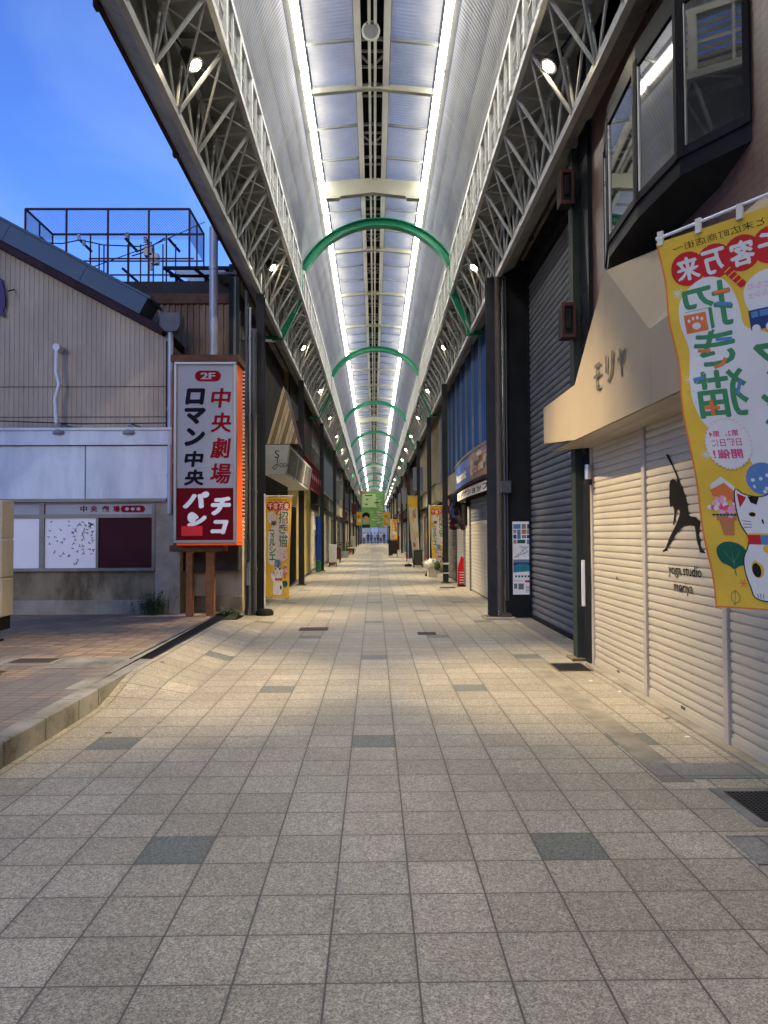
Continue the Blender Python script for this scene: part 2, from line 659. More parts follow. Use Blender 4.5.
mat('strip_pale', (0.33, 0.35, 0.36), 0.5, 0, 0.08, 2, dirt=0.3, dirtc=(0.2, 0.2, 0.2))
mat('frame_metal', (0.17, 0.165, 0.15), 0.45, 0.3, 0.15, 3, dirt=0.4)
mat('maroon', (0.045, 0.016, 0.02), 0.4, 0, 0.1, 3)
mat('sign_white', (0.29, 0.30, 0.31), 0.35, 0, 0.05, 2, dirt=0.12, dirtc=(0.4, 0.4, 0.4))
mat('sign_red', (0.20, 0.008, 0.014), 0.4, 0, 0.08, 3)
mat('sign_redbg', (0.13, 0.006, 0.01), 0.35, 0, 0.1, 2)
mat('sign_black', (0.012, 0.01, 0.018), 0.4, 0, 0.1, 3)
mat('sign_orange', (0.95, 0.12, 0.02), 0.4, 0, 0.06, 3, emit=0.02)  # slight glow put into the orange panel, which is no lamp
mat('bright_red', (0.6, 0.01, 0.015), 0.4, 0, 0.06, 3)
mat('bulb', (0.7, 0.7, 0.66), 0.15)
mat('white_paint', (0.72, 0.72, 0.70), 0.5, 0, 0.05, 3, dirt=0.15, dirtc=(0.4, 0.38, 0.34))
mat('white_flat', (0.75, 0.75, 0.73), 0.6, 0, 0.03, 3)
mat('shutter_cream', (0.46, 0.41, 0.295), 0.42, 0.0, 0.06, 1.2, dirt=0.3, dirtc=(0.32, 0.27, 0.21), stretch=(1, 1, .5))
mat('shutter_post', (0.44, 0.39, 0.32), 0.4, 0.15, 0.06, 2, dirt=0.2, dirtc=(0.2, 0.17, 0.13))
mat('shutter_dark', (0.135, 0.142, 0.145), 0.5, 0.0, 0.15, 1.5, dirt=0.25, dirtc=(0.1, 0.1, 0.1))
mat('shutter_grey', (0.30, 0.29, 0.26), 0.45, 0.1, 0.1, 1.5, dirt=0.3, dirtc=(0.16, 0.15, 0.13))
mat('shutter_white', (0.52, 0.50, 0.45), 0.45, 0.1, 0.06, 1.5, dirt=0.2, dirtc=(0.3, 0.28, 0.24))
mat('ink', (0.02, 0.018, 0.016), 0.5)
mat('ink_brown', (0.10, 0.095, 0.075), 0.55)
mat('window_frame', (0.016, 0.016, 0.018), 0.4, 0.0, 0.15, 3)
mat('chrome_edge', (0.45, 0.45, 0.43), 0.3, 0.6)
mat('cloth_yellow', (0.66, 0.42, 0.05), 0.75, 0, 0.06, 3, bump=0.12, bscale=300)
mat('cloth_white', (0.62, 0.60, 0.53), 0.75, 0, 0.04, 3)
mat('cloth_pale', (0.60, 0.56, 0.44), 0.75, 0, 0.08, 3)
mat('print_red', (0.48, 0.03, 0.03), 0.7)
mat('print_orange', (0.65, 0.17, 0.05), 0.7)
mat('print_green', (0.06, 0.22, 0.09), 0.7)
mat('print_dkgreen', (0.02, 0.10, 0.06), 0.7)
mat('print_blue', (0.10, 0.20, 0.36), 0.7)
mat('print_navy', (0.035, 0.06, 0.15), 0.7)
mat('print_pink', (0.62, 0.08, 0.18), 0.7)
mat('print_ltpink', (0.70, 0.32, 0.36), 0.7)
mat('print_black', (0.02, 0.018, 0.018), 0.7)
mat('print_terra', (0.45, 0.17, 0.07), 0.7)
mat('wood_pale', (0.60, 0.47, 0.29), 0.65, 0, 0.2, 3, stretch=(6, 6, 1), dirt=0.3, dirtc=(0.25, 0.16, 0.09))
mat('wood_mid', (0.26, 0.18, 0.10), 0.65, 0, 0.2, 3, stretch=(6, 6, 1), dirt=0.3, dirtc=(0.14, 0.09, 0.05))
mat('fascia_tan', (0.31, 0.25, 0.165), 0.6, 0, 0.06, 2, dirt=0.25, dirtc=(0.26, 0.2, 0.13), bump=0.06)
mat('hopper_grey', (0.13, 0.135, 0.14), 0.6, 0, 0.2, 3, dirt=0.5)
mat('sign_metal', (0.42, 0.43, 0.42), 0.5, 0, 0.2, 2, dirt=0.5, dirtc=(0.2, 0.2, 0.19))
mat('metal_sheet', (0.24, 0.245, 0.24), 0.4, 0.35, 0.15, 2, dirt=0.35, dirtc=(0.2, 0.2, 0.19))
mat('yellow_wall', (0.42, 0.32, 0.10), 0.75, 0, 0.15, 2, dirt=0.5, dirtc=(0.2, 0.17, 0.1))
mat('blue_plastic', (0.02, 0.08, 0.42), 0.4)
mat('blue_cladding', (0.035, 0.09, 0.27), 0.5, 0.0, 0.15, 1.2, stretch=(1, 1, .2), dirt=0.3, dirtc=(0.03, 0.06, 0.12))
mat('blue_sign', (0.05, 0.13, 0.45), 0.35, 0, 0.05, 2)
mat('photo_tan', (0.36, 0.24, 0.18), 0.4, 0, 0.4, 5, dirt=0.7, dirtc=(0.1, 0.09, 0.12), dscale=4)
mat('wall_grey', (0.16, 0.165, 0.17), 0.75, 0, 0.15, 2, dirt=0.4, dirtc=(0.07, 0.07, 0.07))
mat('wall_dark', (0.05, 0.048, 0.046), 0.7, 0, 0.2, 2, dirt=0.4, dirtc=(0.025, 0.022, 0.02))
mat('wall_beige', (0.38, 0.34, 0.27), 0.75, 0, 0.12, 2, dirt=0.4, dirtc=(0.2, 0.17, 0.13))
mat('wall_bluegrey', (0.18, 0.22, 0.28), 0.6, 0, 0.12, 2, dirt=0.3, dirtc=(0.1, 0.12, 0.15))
mat('wall_red', (0.12, 0.028, 0.028), 0.6, 0, 0.15, 2, dirt=0.3, dirtc=(0.06, 0.02, 0.02))
mat('grate_dark', (0.03, 0.03, 0.03), 0.5, 0.5, 0.3, 20)
mat('grate_rust', (0.09, 0.065, 0.05), 0.7, 0.3, 0.3, 20, bump=0.5)
mat('leaf', (0.05, 0.085, 0.025), 0.7, 0, 0.4, 8)
mat('leaf_bright', (0.09, 0.2, 0.05), 0.7, 0, 0.4, 8)
mat('cable', (0.015, 0.015, 0.017), 0.5)
mat('skin', (0.5, 0.32, 0.22), 0.5)
mat('hair', (0.015, 0.012, 0.01), 0.5)
mat('denim', (0.04, 0.07, 0.16), 0.8)
mat('shirt_blue', (0.10, 0.2, 0.42), 0.8)
mat('shirt_white', (0.6, 0.62, 0.65), 0.8)
mat('shirt_black', (0.03, 0.03, 0.035), 0.8)
mat('banner_green', (0.20, 0.40, 0.14), 0.7, 0, 0.25, 1.2)
mat('banner_ltgreen', (0.42, 0.60, 0.30), 0.7, 0, 0.1, 2)
mat('rubber', (0.02, 0.02, 0.02), 0.7)
mat('chalkboard', (0.03, 0.028, 0.026), 0.6, 0, 0.2, 4)
mat('plastic_white', (0.6, 0.62, 0.62), 0.5, 0, 0.1, 6)
emat('tube_light', (1.0, 0.955, 0.86), 9.0)
emat('lamp_glow', (1.0, 0.80, 0.50), 26.0)
sheet_mat('roof_sheet', (0.86, 0.79, 0.64), 0.62)
sheet_mat('awning_sheet', (0.85, 0.85, 0.75), 0.8)
sheet_mat('side_sheet', (0.29, 0.29, 0.285), 0.5)
glass_mat('glass_dark', (0.02, 0.022, 0.024))
glass_mat('glass_blue', (0.10, 0.14, 0.2), 0.08)
tile_mat('paving', 0.3, 0.3, -0.163, 0.075, (0.276, 0.243, 0.180), (0.352, 0.308, 0.238), 0.9, 0.0045, speckscale=215.0,
         dark=(17, (0.135, 0.142, 0.118)), speck=0.5, rough=0.52, jointc=(0.075, 0.067, 0.055))
tile_mat('plaza_brick', 0.2, 0.1, 0.0, 0.0, (0.20, 0.135, 0.085), (0.36, 0.26, 0.165), 1.0, 0.006,
         speck=0.15, rough=0.7, jointc=(0.05, 0.04, 0.035), patch=0.85, patchc=(0.09, 0.09, 0.095))
tile_mat('brown_tile', 0.11, 0.065, 0.0, 0.0, (0.10, 0.05, 0.036), (0.13, 0.066, 0.047), 1.0, 0.005,
         speck=0.08, rough=0.35, axes=('Y', 'Z'), jointc=(0.05, 0.035, 0.03), speckscale=60)
tile_mat('white_wall_tile', 0.1, 0.1, 0.0, 0.0, (0.5, 0.5, 0.47), (0.56, 0.55, 0.52), 1.0, 0.004,
         speck=0.04, rough=0.3, axes=('Y', 'Z'), jointc=(0.15, 0.15, 0.14), speckscale=60)

# ------------------------------------------------------------------ ground
LEFT_X, RIGHT_X = -2.33, 3.0


def ss(a, b, x):
    t = max(0.0, min(1.0, (x - a) / (b - a)))
    return t * t * (3 - 2 * t)


def strip_z(x, y):
    return 0.15 * ss(6.35, 7.35, y) * max(0.0, min(1.0, (-1.72 - x) / 0.55)) * (1 - ss(11.3, 13.2, y))


g = MB('wall_grey')
g.quad((-600, -600, -0.05), (600, -600, -0.05), (600, 900, -0.05), (-600, 900, -0.05))
mat('asphalt', (0.05, 0.05, 0.052), 0.85, 0, 0.2, 3, bump=0.4, bscale=90)
tag(g.build('ground', 'asphalt'), kind='structure')

g = MB()
xs = [LEFT_X + 0.0, -2.27, -2.1, -1.9, -1.72, -1.5, 0, 1.5, RIGHT_X]
ys = [-30, -10, 0, 3] + [5 + .25 * i for i in range(36)] + [15, 20, 40, 80, 150]
vs, fs = [], []
for y in ys:
    for x in xs:
        vs.append((x, y, strip_z(x, y)))
for j in range(len(ys) - 1):
    for i in range(len(xs) - 1):
        a = j * len(xs) + i
        fs.append((a, a + 1, a + len(xs) + 1, a + len(xs)))
g.add(vs, fs)
tag(g.build('arcade_pavement', 'paving'), kind='structure')

PZ = 0.15
g = MB()
g.quad((-40, -20, PZ), (-2.62, -20, PZ), (-2.62, 12.75, PZ), (-40, 12.75, PZ))
g.quad((-2.62, -20, PZ), (-2.46, -20, PZ), (-2.46, 6.45, PZ), (-2.62, 6.45, PZ))
tag(g.build('plaza_pavement', 'plaza_brick'), kind='structure')
# strip of grey slabs between the bricks and the gutter, with the side road under it
g = MB()
g.quad((-2.62, 6.45, PZ), (-2.46, 6.45, PZ), (-2.56, 12.75, PZ), (-2.62, 12.75, PZ))
g.quad((-2.46, 6.45, PZ), (-2.33, 6.45, PZ - 0.0), (-2.33, 8.0, PZ - 0.0), (-2.46, 8.0, PZ))
g.quad((-2.33, 7.35, PZ - 0.003), (-2.33, 6.45, PZ - .003), (-2.33, 6.45, 0), (-2.33, 7.35, 0))
g.box(-3.2, 7.45, PZ, -2.62, 8.1, PZ + .004)
g.box(-3.85, 7.65, PZ, -3.2, 8.1, PZ + .004)
tag(g.build('plaza_edge_slabs', 'kerb_stone'), kind='structure')
g = MB('kerb_stone')
y = -18.0
while y < 6.3:
    y2 = min(y + 0.6, 6.42)
    g.fbox(frame((0, 0, 0), (1, 0, 0), (0, 1, 0), (0, 0, 1)), -2.47, y + .003, -2.318, y2 - .003, -0.02, PZ + 0.012)
    y += 0.6
kerb = bevel(tag(g.build('kerb'), kind='structure'), 0.012, 3)
# gutter: sunken channel with dark grating
g = MB('black_void')
g.box(-2.56, 8.0, -0.02, -2.33, 12.9, 0.05)
g.M('grate_dark')
g.box(-2.575, 8.0, 0.05, -2.555, 12.9, PZ + .006)
g.box(-2.345, 8.0, 0.05, -2.325, 12.9, PZ + .006)
y = 8.05
while y < 12.8:
    g.box(-2.555, y, 0.115, -2.345, y + 0.012, PZ - .01)
    y += 0.05
gut = tag(g.build('gutter_grating', loc=(-2.4, 8, 0)), 'dark sunken drain grating between the red plaza bricks and the arcade paving', 'drain grating')


def drain(name, x0, y0, x1, y1, z, fm, gm, label, rim=0.05, pitch=0.025, cat='drain cover', group=None):
    t = thing(name, ((x0 + x1) / 2, (y0 + y1) / 2, z), label, cat, group)
    a = MB(fm)
    if rim:
        a.box(x0 - rim, y0 - rim, z - .03, x1 + rim, y0, z + .005)
        a.box(x0 - rim, y1, z - .03, x1 + rim, y1 + rim, z + .005)
        a.box(x0 - rim, y0, z - .03, x0, y1, z + .005)
        a.box(x1, y0, z - .03, x1 + rim, y1, z + .005)
        a.build('rim', parent=t)
    a = MB(gm)
    a.box(x0, y0, z - .03, x1, y1, z + .002)
    x = x0
    while x < x1:
        a.box(x, y0, z + .002, x + pitch * .45, y1, z + .008)
        x += pitch
    y = y0
    while y < y1:
        a.box(x0, y, z + .002, x1, y + pitch * .45, z + .0075)
        y += pitch
    a.build('grating', parent=t)
    return t


drain('drain_cover', 1.93, 3.78, 2.3, 4.22, 0, 'kerb_stone', 'grate_dark', 'square black mesh drain cover in a pale stone rim by the right shutters', 0.06)
drain('drain_cover', 1.93, 7.95, 2.27, 8.4, 0, 'concrete_dark', 'grate_dark', 'dark drain cover at the foot of the black steel column beside the cream shutters', 0.02)
drain('drain_cover', -1.15, 11.45, -0.72, 11.8, 0, 'grate_rust', 'grate_rust', 'rusty brown drain cover in the left half of the arcade paving', 0.0)
drain('drain_cover', 0.62, 10.9, 0.88, 11.15, 0, 'grate_rust', 'grate_rust', 'small brown drain cover in the right half of the arcade paving', 0.0)
drain('drain_cover', -3.72, 7.75, -3.3, 8.02, PZ + .004, 'concrete', 'grate_rust', 'larger rusty drain cover in pale slabs on the plaza', 0.03)
drain('drain_cover', -3.75, 7.15, -3.5, 7.3, PZ + .004, 'concrete', 'grate_rust', 'smaller rusty drain cover in front of another on the plaza', 0.02)
drain('drain_cover', 1.75, 20.2, 2.15, 20.6, 0, 'grate_dark', 'grate_dark', 'far dark drain cover before the red banner by the white shutters', 0.0)

# darker granite flags along the right-hand fronts
g = MB()
for (y0, y1) in ((3.3, 3.62), (4.45, 4.75)):
    g.box(1.66, y0, 0, 2.36, y1, .004)
g.box(2.36, 8.9, 0, 2.66, 12.9, .004)
tile_mat('granite', 0.45, 0.3, 0, 0, (0.15, 0.145, 0.13), (0.20, 0.19, 0.17), 1.0, 0.005, speck=0.3, rough=0.5)
tag(g.build('granite_flags', 'granite'), kind='structure')
g = MB('concrete')
g.box(2.30, -6, 0, 2.44, 8.3, .018)
g.box(1.66, 4.40, 0, 1.85, 8.0, .003)
tag(g.build('threshold_strip'), kind='structure')

rl = random.Random(31)
for i, (x, y) in enumerate(((2.22, 6.9), (2.27, 5.9), (2.2, 5.35), (-1.95, 5.6), (2.1, 7.4), (-2.2, 7.9))):
    g = MB('white_flat' if i % 2 == 0 else 'wood_mid')
    z = strip_z(x, y)
    F = frame((x, y, z + .004), (1, 0, 0), (0, 1, 0), (0, 0, 1))
    g.prism(F, [(.018 * math.cos(a) * (1 + .4 * rl.random()), .013 * math.sin(a) * (1 + .4 * rl.random())) for a in (0, 1.1, 2.3, 3.4, 4.6, 5.5)], -.004, .003)
    tag(g.build('litter_scrap', loc=(x, y, z)), ['tiny white paper scrap below the yoga shutter', 'tiny brown leaf below the second shutter', 'tiny white scrap near the shutter behind the banner', 'tiny brown leaf by the left kerb',
                                               'tiny white scrap near the black steel column', 'tiny brown leaf on the sloping tiles by the plaza'][i], 'litter')

# ------------------------------------------------------------------ arcade canopy
canopy = thing('arcade_canopy', (0, 17, 0), 'long grey steel arcade roof with lattice trusses, green arches and translucent sheets', 'arcade canopy')
Y0, Y1 = -9.0, 132.0
OCX, OCZ, ICX, ICZ, TCX, TCZ = 2.10, 5.94, 1.62, 6.80, 2.14, 6.86
ARCH = [17.1 + 11.6 * k for k in range(10)]
for s in (-1, 1):
    OCX, ICX, TCX = (2.10, 1.62, 2.14) if s < 0 else (2.17, 1.73, 2.21)
    dX = 0.0 if s < 0 else 0.08
    g = MB('chord_paint')
    g.bar((s * OCX, Y0, OCZ), (s * OCX, Y1, OCZ), .07, .10)
    g.bar((s * ICX, Y0, ICZ), (s * ICX, Y1, ICZ), .06, .09)
    g.bar((s * TCX, Y0, TCZ), (s * TCX, Y1, TCZ), .05, .07)
    k = 0
    p = 0.86
    y = Y0 + .39 + .5
    g.M('steel_paint')
    while y < Y1:
        nn = 6 if y < 30 else 4
        g.tube((s * (ICX + .02), y, ICZ), (s * (OCX - .02), y - .25, OCZ), .023, nn, False)
        g.tube((s * (ICX + .02), y, ICZ), (s * (OCX - .02), y - .25 + p, OCZ), .016, nn, False)
        g.tube((s * OCX, y - .25, OCZ), (s * TCX, y + .18, TCZ), .018, nn, False)
        g.tube((s * OCX, y - .25 + p, OCZ), (s * TCX, y + .18, TCZ), .017, nn, False)
        g.tube((s * TCX, y + .18, TCZ - .02), (s * ICX, y, ICZ), .014, nn, False)
        g.tube((s * TCX, y + .18, TCZ - .02), (s * ICX, y + p, ICZ), .011, nn, False)
        y += p
    g.build('lattice_truss', parent=canopy)
    # solid deck over the truss, fascia and soffit
    g = MB('deck_grey')
    g.box(s * (1.66 + dX), Y0, 6.98, s * (2.38 + dX), Y1, 7.02)
    g.box(s * (2.35 + dX), Y0, 6.1, s * (2.38 + dX), Y1, 6.98)
    y = Y0
    while y < Y1:
        g.box(s * (1.66 + dX), y, 6.90, s * (2.35 + dX), y + .05, 6.98)
        g.box(s * (2.30 + dX), y, 6.14, s * (2.35 + dX), y + .05, 6.90)
        y += 1.72
    g.build('side_deck', parent=canopy)
    g = MB('soffit_grey')
    F = frame((s * (2.13 + dX), 0, 5.93), (0, 1, 0), (s * .24, 0, .14), (0, 0, -1))
    y = Y0
    while y < Y1:
        g.fbox(F, y + .004, 0, y + 2.57, 1, -.012, 0.0)
        y += 2.58
    g.M('eave_dark')
    g.box(s * (2.36 + dX), Y0, 6.04, s * (2.40 + dX), Y1, 6.2)
    y = Y0
    while y < Y1:
        g.box(s * (2.35 + dX), y - .04, 6.02, s * (2.415 + dX), y + .04, 6.21)
        y += 2.58
    g.build('eaves_soffit', parent=canopy)
    # covering between the canopy and the fronts beyond the open plaza
    g = MB('deck_grey')
    g.box(s * (2.38 + dX), 13.7 if s < 0 else Y0, 6.20, s * 2.9, Y1, 6.24)
    g.build('gap_cover', parent=canopy)
    # louvred clerestory
    g = MB('louvre_white')
    y = Y0 + .39 + .5
    g.bar((s * (1.64 + dX), Y0, 7.55), (s * (1.64 + dX), Y1, 7.55), .08, .08)
    g.bar((s * (1.64 + dX), Y0, 7.18), (s * (1.64 + dX), Y1, 7.18), .02, .03)
    while y < Y1:
        g.box(s * (1.60 + dX), y - .05, 6.84, s * (1.68 + dX), y + .05, 7.52)
        if y < 60:
            g.box(s * (1.61 + dX), y + .40, 6.84, s * (1.64 + dX), y + .43, 7.52)
        y += p
    for k in range(7):
        z = 6.9 + k * .095
        F = frame((s * (1.67 + dX), 0, z), (0, 1, 0), (s * -.03, 0, .045))
        g.fbox(F, Y0, 0, Y1, 1, -.004, .004)
    g.build('louvre_screen', parent=canopy)
    # curved side sheets
    prof = [(1.66 + dX, 7.55), (1.60 + dX, 7.85), (1.49 + dX * .7, 8.18), (1.34 + dX * .3, 8.5), (1.22, 8.7)]
    g = MB('side_sheet')
    vs, fs = [], []
    n = int((Y1 - Y0) / .04)
    for i in range(n):
        y = Y0 + i * .04
        for (x, z) in prof:
            o = .007 if i % 2 else 0
            vs.append((s * (x + o), y, z + o * .5))
    for i in range(n - 1):
        for j in range(len(prof) - 1):
            a = i * len(prof) + j
            fs.append((a, a + 1, a + len(prof) + 1, a + len(prof)))
    g.add(vs, fs)
    g.build('side_roof_sheet', parent=canopy, smooth=False)
    g = MB('band_dark')
    g.quad((s * 1.22, Y0, 8.70), (s * 1.22, Y1, 8.70), (s * 1.0, Y1, 8.93), (s * 1.0, Y0, 8.93))
    g.M('beam_grey')
    for pj in (1, 2, 3):
        x, z = prof[pj]
        g.bar((s * (x + .035), Y0, z + .02), (s * (x + .035), Y1, z + .02), .05, .04)
    y = Y0 + .2
    while y < Y1:                                   # ribs behind the sheets
        for a, b in zip(prof[:-1], prof[1:]):
            g.bar((s * (a[0] + .035), y, a[1]), (s * (b[0] + .035), y, b[1]), .05, .06, up=(0, 1, 0))
        y += .9
    g.build('side_rafters', parent=canopy)
    # top translucent sheets
    g = MB('roof_sheet')
    vs, fs = [], []
    for i in range(n):
        y = Y0 + i * .04
        o = .008 if i % 2 else 0
        vs += [(s * 1.0, y, 8.94 + o), (s * .28, y, 9.04 + o)]
    for i in range(n - 1):
        a = i * 2
        fs.append((a, a + 1, a + 3, a + 2))
    g.add(vs, fs)
    g.build('top_roof_sheet', parent=canopy)

y = 12.46 - 3.6 * 5 + .02
ribs = []
while y < Y1:
    ribs.append(y)
    y += 3.6
for y in ribs:
    F = frame((0, y, 0), (1, 0, 0), (0, 0, 1), (0, 1, 0))
    g = MB('beam_cream')
    g.prism(F, [(-1.0, 8.80), (0, 8.90), (1.0, 8.80), (1.0, 8.90), (0, 9.0), (-1.0, 8.90)], -.045, .045)
    g.build('rafter', parent=canopy)
    for dy in (1.2, 2.4):
        F = frame((0, y + dy, 0), (1, 0, 0), (0, 0, 1), (0, 1, 0))
        g = MB('beam_grey')
        g.prism(F, [(-1.0, 8.86), (0, 8.955), (1.0, 8.86), (1.0, 8.9), (0, 9.0), (-1.0, 8.9)], -.022, .022)
        g.build('roof_batten', parent=canopy)

g = MB('beam_grey')
for s in (-1, 1):
    g.bar((s * .26, Y0, 8.98), (s * .26, Y1, 8.98), .05, .09)
g.M('ridge_pale')
for s in (-1, 1):
    g.bar((s * .045, Y0, 8.94), (s * .045, Y1, 8.94), .045, .05)
    g.box(s * .17, Y0, 8.925, s * .27, Y1, 8.94)
g.M('beam_grey')
y = ribs[0]
k = 0
while y < Y1:
    g.bar((-.25, y + .3, 8.97), (.25, y + .3, 8.97), .04, .03)
    if k % 2 == 0:
        g.bar((-.22, y + .34, 8.96), (0, y + .66, 8.96), .03, .03)
        g.bar((.22, y + .34, 8.96), (0, y + .66, 8.96), .03, .03)
        g.bar((-.22, y + .7, 8.97), (.22, y + .7, 8.97), .04, .03)
    y += 1.2
    k += 1
g.M('black_void')  # black strips put the darkness of the vent opening into the colour
g.box(-.27, Y0, 9.10, .27, Y1, 9.13)
g.box(-.27, Y0, 9.02, -.25, Y1, 9.10)
g.box(.25, Y0, 9.02, .27, Y1, 9.10)
g.build('ridge_ventilator', parent=canopy)
# round convex disc hanging under the ridge
g = MB('louvre_white')
F = frame((-.02, 10.9, 8.83), (1, 0, 0), (0, 0, 1))
N = 24
for i in range(N):
    a0, a1 = 2 * math.pi * i / N, 2 * math.pi * (i + 1) / N
    g.tube(F(.12 * math.cos(a0), .14 * math.sin(a0)), F(.12 * math.cos(a1), .14 * math.sin(a1)), .018, 6, False)
g.M('deck_grey')
g.disc(F, 0, 0, .11, .13, .01, 24)
g.build('ring_fitting', parent=canopy)
# deep cream portal beams
for D in (15.8, 48.0, 80.5):
    g = MB('beam_cream')
    F = frame((0, D, 0), (1, 0, 0), (0, 0, 1), (0, 1, 0))
    top = [(-1.0, 8.86), (0, 8.95), (1.0, 8.86)]
    bot = [(1.0, 8.50), (.72, 8.52), (.68, 8.56), (0, 8.64), (-.68, 8.56), (-.72, 8.52), (-1.0, 8.50)]
    g.prism(F, top + bot, -.08, .08)
    g.build('portal_beam', parent=canopy)
# green arches with their legs
a0_ = None
for D in ARCH:
    g = MB('green_paint')
    Rr = 1.945
    cz = 8.55 - Rr
    mx_ = .055
    pts = []
    for i in range(33):
        x = -1.72 + 3.46 * i / 32
        pts.append((x + mx_, cz + math.sqrt(Rr * Rr - x * x)))
    for a, b in zip(pts[:-1], pts[1:]):
        na = V((a[0] - mx_, 0, a[1] - cz)).normalized()
        nb = V((b[0] - mx_, 0, b[1] - cz)).normalized()
        A, B = V((a[0], D - .12 * (a[0] + 1.7), a[1])), V((b[0], D - .12 * (b[0] + 1.7), b[1]))
        # bottom flange, web, top flange
        for h0, h1, hw in ((0, .018, .11), (.018, .155, .012), (.155, .17, .11)):
            p4 = [A - na * h0, B - nb * h0, B - nb * h1, A - na * h1]
            vs = [q + V((0, -hw, 0)) for q in p4] + [q + V((0, hw, 0)) for q in p4]
            g.add(vs, [(0, 3, 2, 1), (4, 5, 6, 7), (0, 1, 5, 4), (2, 3, 7, 6)])
    ga = g.build('green_arch', parent=canopy)
    for s in (-1, 1):
        e_ = 0.0 if s < 0 else .09
        Ds = D if s < 0 else D - .42
        g = MB('green_paint')
        g.box(s * (1.60 + e_), Ds - .11, 7.38, s * (1.70 + e_), Ds + .11, 7.60)
        g.bar((s * (1.65 + e_), Ds, 7.4), (s * (1.65 + e_), Ds, 6.82), .10, .05, up=(0, 1, 0))
        g.bar((s * (1.66 + e_), Ds, 6.84), (s * (2.12 + e_ * .8), Ds, 5.90), .16, .10, up=(0, 1, 0))
        g.bar((s * 2.06, Ds, 5.90), (s * 2.60, Ds, 5.90), .12, .10)
        g.build('arch_leg', parent=ga)

# ---- fluorescent rows
def fluo(y0):
    t = thing('fluorescent_light', (0, 0, 0), '', 'ceiling light')
    a = MB('white_housing')
    a.box(-.075, 0.02, .045, .060, 1.78, .085)
    a.box(-.075, 0.02, -.012, -.064, 1.78, .062)
    a.box(-.075, 0.0, -.014, .075, .04, .07)
    a.build('housing', parent=t)
    a = MB('tube_light')
    a.box(-.062, .04, -.004, .062, 1.76, .042)
    a.build('tube', parent=t)
    return t


flu = fluo(0)
first = True
for s, nm in ((-1, 'left'), (1, 'right')):
    y = -8.0
    while y < 128:
        place(flu, (s * 1.09, y + (1.8 if s > 0 else 0), 8.79), 'white fluorescent tube light in the long row along the %s of the roof ridge' % nm, first, rotz=math.pi if s > 0 else 0,
              group='fluorescent lights in the %s row under the arcade roof' % nm)
        first = False
        y += 1.8

# ---- spotlights in the trusses
sp = thing('spotlight', (0, 0, 0), '', 'spotlight')
g = MB('dark_steel')
g.bell((0, 0, 0), [(.03, .16), (.06, .15), (.075, .06), (.095, -.02), (.10, -.05)][::-1], 16)
g.tube((0, 0, .14), (0, 0, .42), .012, 6)
g.box(-.06, -.02, .10, .06, .02, .13)
g.build('housing', parent=sp)
g = MB('lamp_glow')
g.bell((0, 0, -.03), [(.02, -.062), (.045, -.052), (.066, -.032), (.074, -.01)], 16)
g.build('lens', parent=sp)
LAMPS = [1.85 + 6.15 * k for k in range(1, 21)]
words = {1: 'nearest', 2: 'second', 3: 'third', 4: 'fourth', 5: 'fifth', 6: 'sixth'}
first = True
for s in (-1, 1):
    for k, y in enumerate(LAMPS):
        sd = 'left' if s < 0 else 'right'
        if k + 1 in words:
            lb = 'glowing warm spotlight, %s one down the %s truss in view' % (words[k + 1], sd)
        else:
            lb = 'glowing warm spotlight far down the %s truss of the arcade' % sd
        o = place(sp, (s * 1.93, y, 6.52), lb, first, group='spotlights in the arcade trusses')
        first = False
        # tilt towards the opposite pavement edge, a little back towards the camera
        aim = V((-s * 2.35, y - 0.6, 0.4))
        d = (aim - V((s * 1.93, y, 6.52))).normalized()
        o.rotation_euler = d.to_track_quat('-Z', 'Y').to_euler()
        ld = bpy.data.lights.new('spot_beam', 'SPOT')
        ld.energy = 740
        ld.color = (1.0, 0.79, 0.50)
        ld.spot_size = R(44)
        ld.spot_blend = 0.95
        ld.shadow_soft_size = 0.05
        lo = bpy.data.objects.new('spot_beam', ld)
        col.objects.link(lo)
        lo.location = V((s * 1.93, y, 6.52)) + d * .14
        lo.rotation_euler = d.to_track_quat('-Z', 'Y').to_euler()

# ------------------------------------------------------------------ columns
def column(x, y, s, kind, label, top=5.9):
    t = thing('arcade_column', (x, y, 0), label, 'column', 'steel columns carrying the arcade roof')
    g = MB('dark_steel' if kind != 'g' else 'green_black')
    if kind == 'h':
        g.box(x - .075, y - .09, 0, x + .075, y - .078, top)
        g.box(x - .075, y + .078, 0, x + .075, y + .09, top)
        g.box(x - .008, y - .078, 0, x + .008, y + .078, top)
    else:
        g.box(x - .06, y - .09, 0, x + .06, y + .09, top)
    g.build('shaft', parent=t)
    g = MB('concrete_dark')
    g.box(x - .13, y - .15, 0, x + .13, y + .15, .03)
    g.build('base_plate', parent=t)
    return t


def FD(D):
    return frame((0, D, 0), (1, 0, 0), (0, 0, 1))


def pz(px, py, D):
    q = at(px, py, D)
    return (q.x, q.z)


def prect(mb, D, x0, y0, x1, y1, o=0.0):
    a, b = at(x0, y1, D), at(x1, y0, D)
    mb.rect(FD(D), a.x, a.z, b.x, b.z, o)


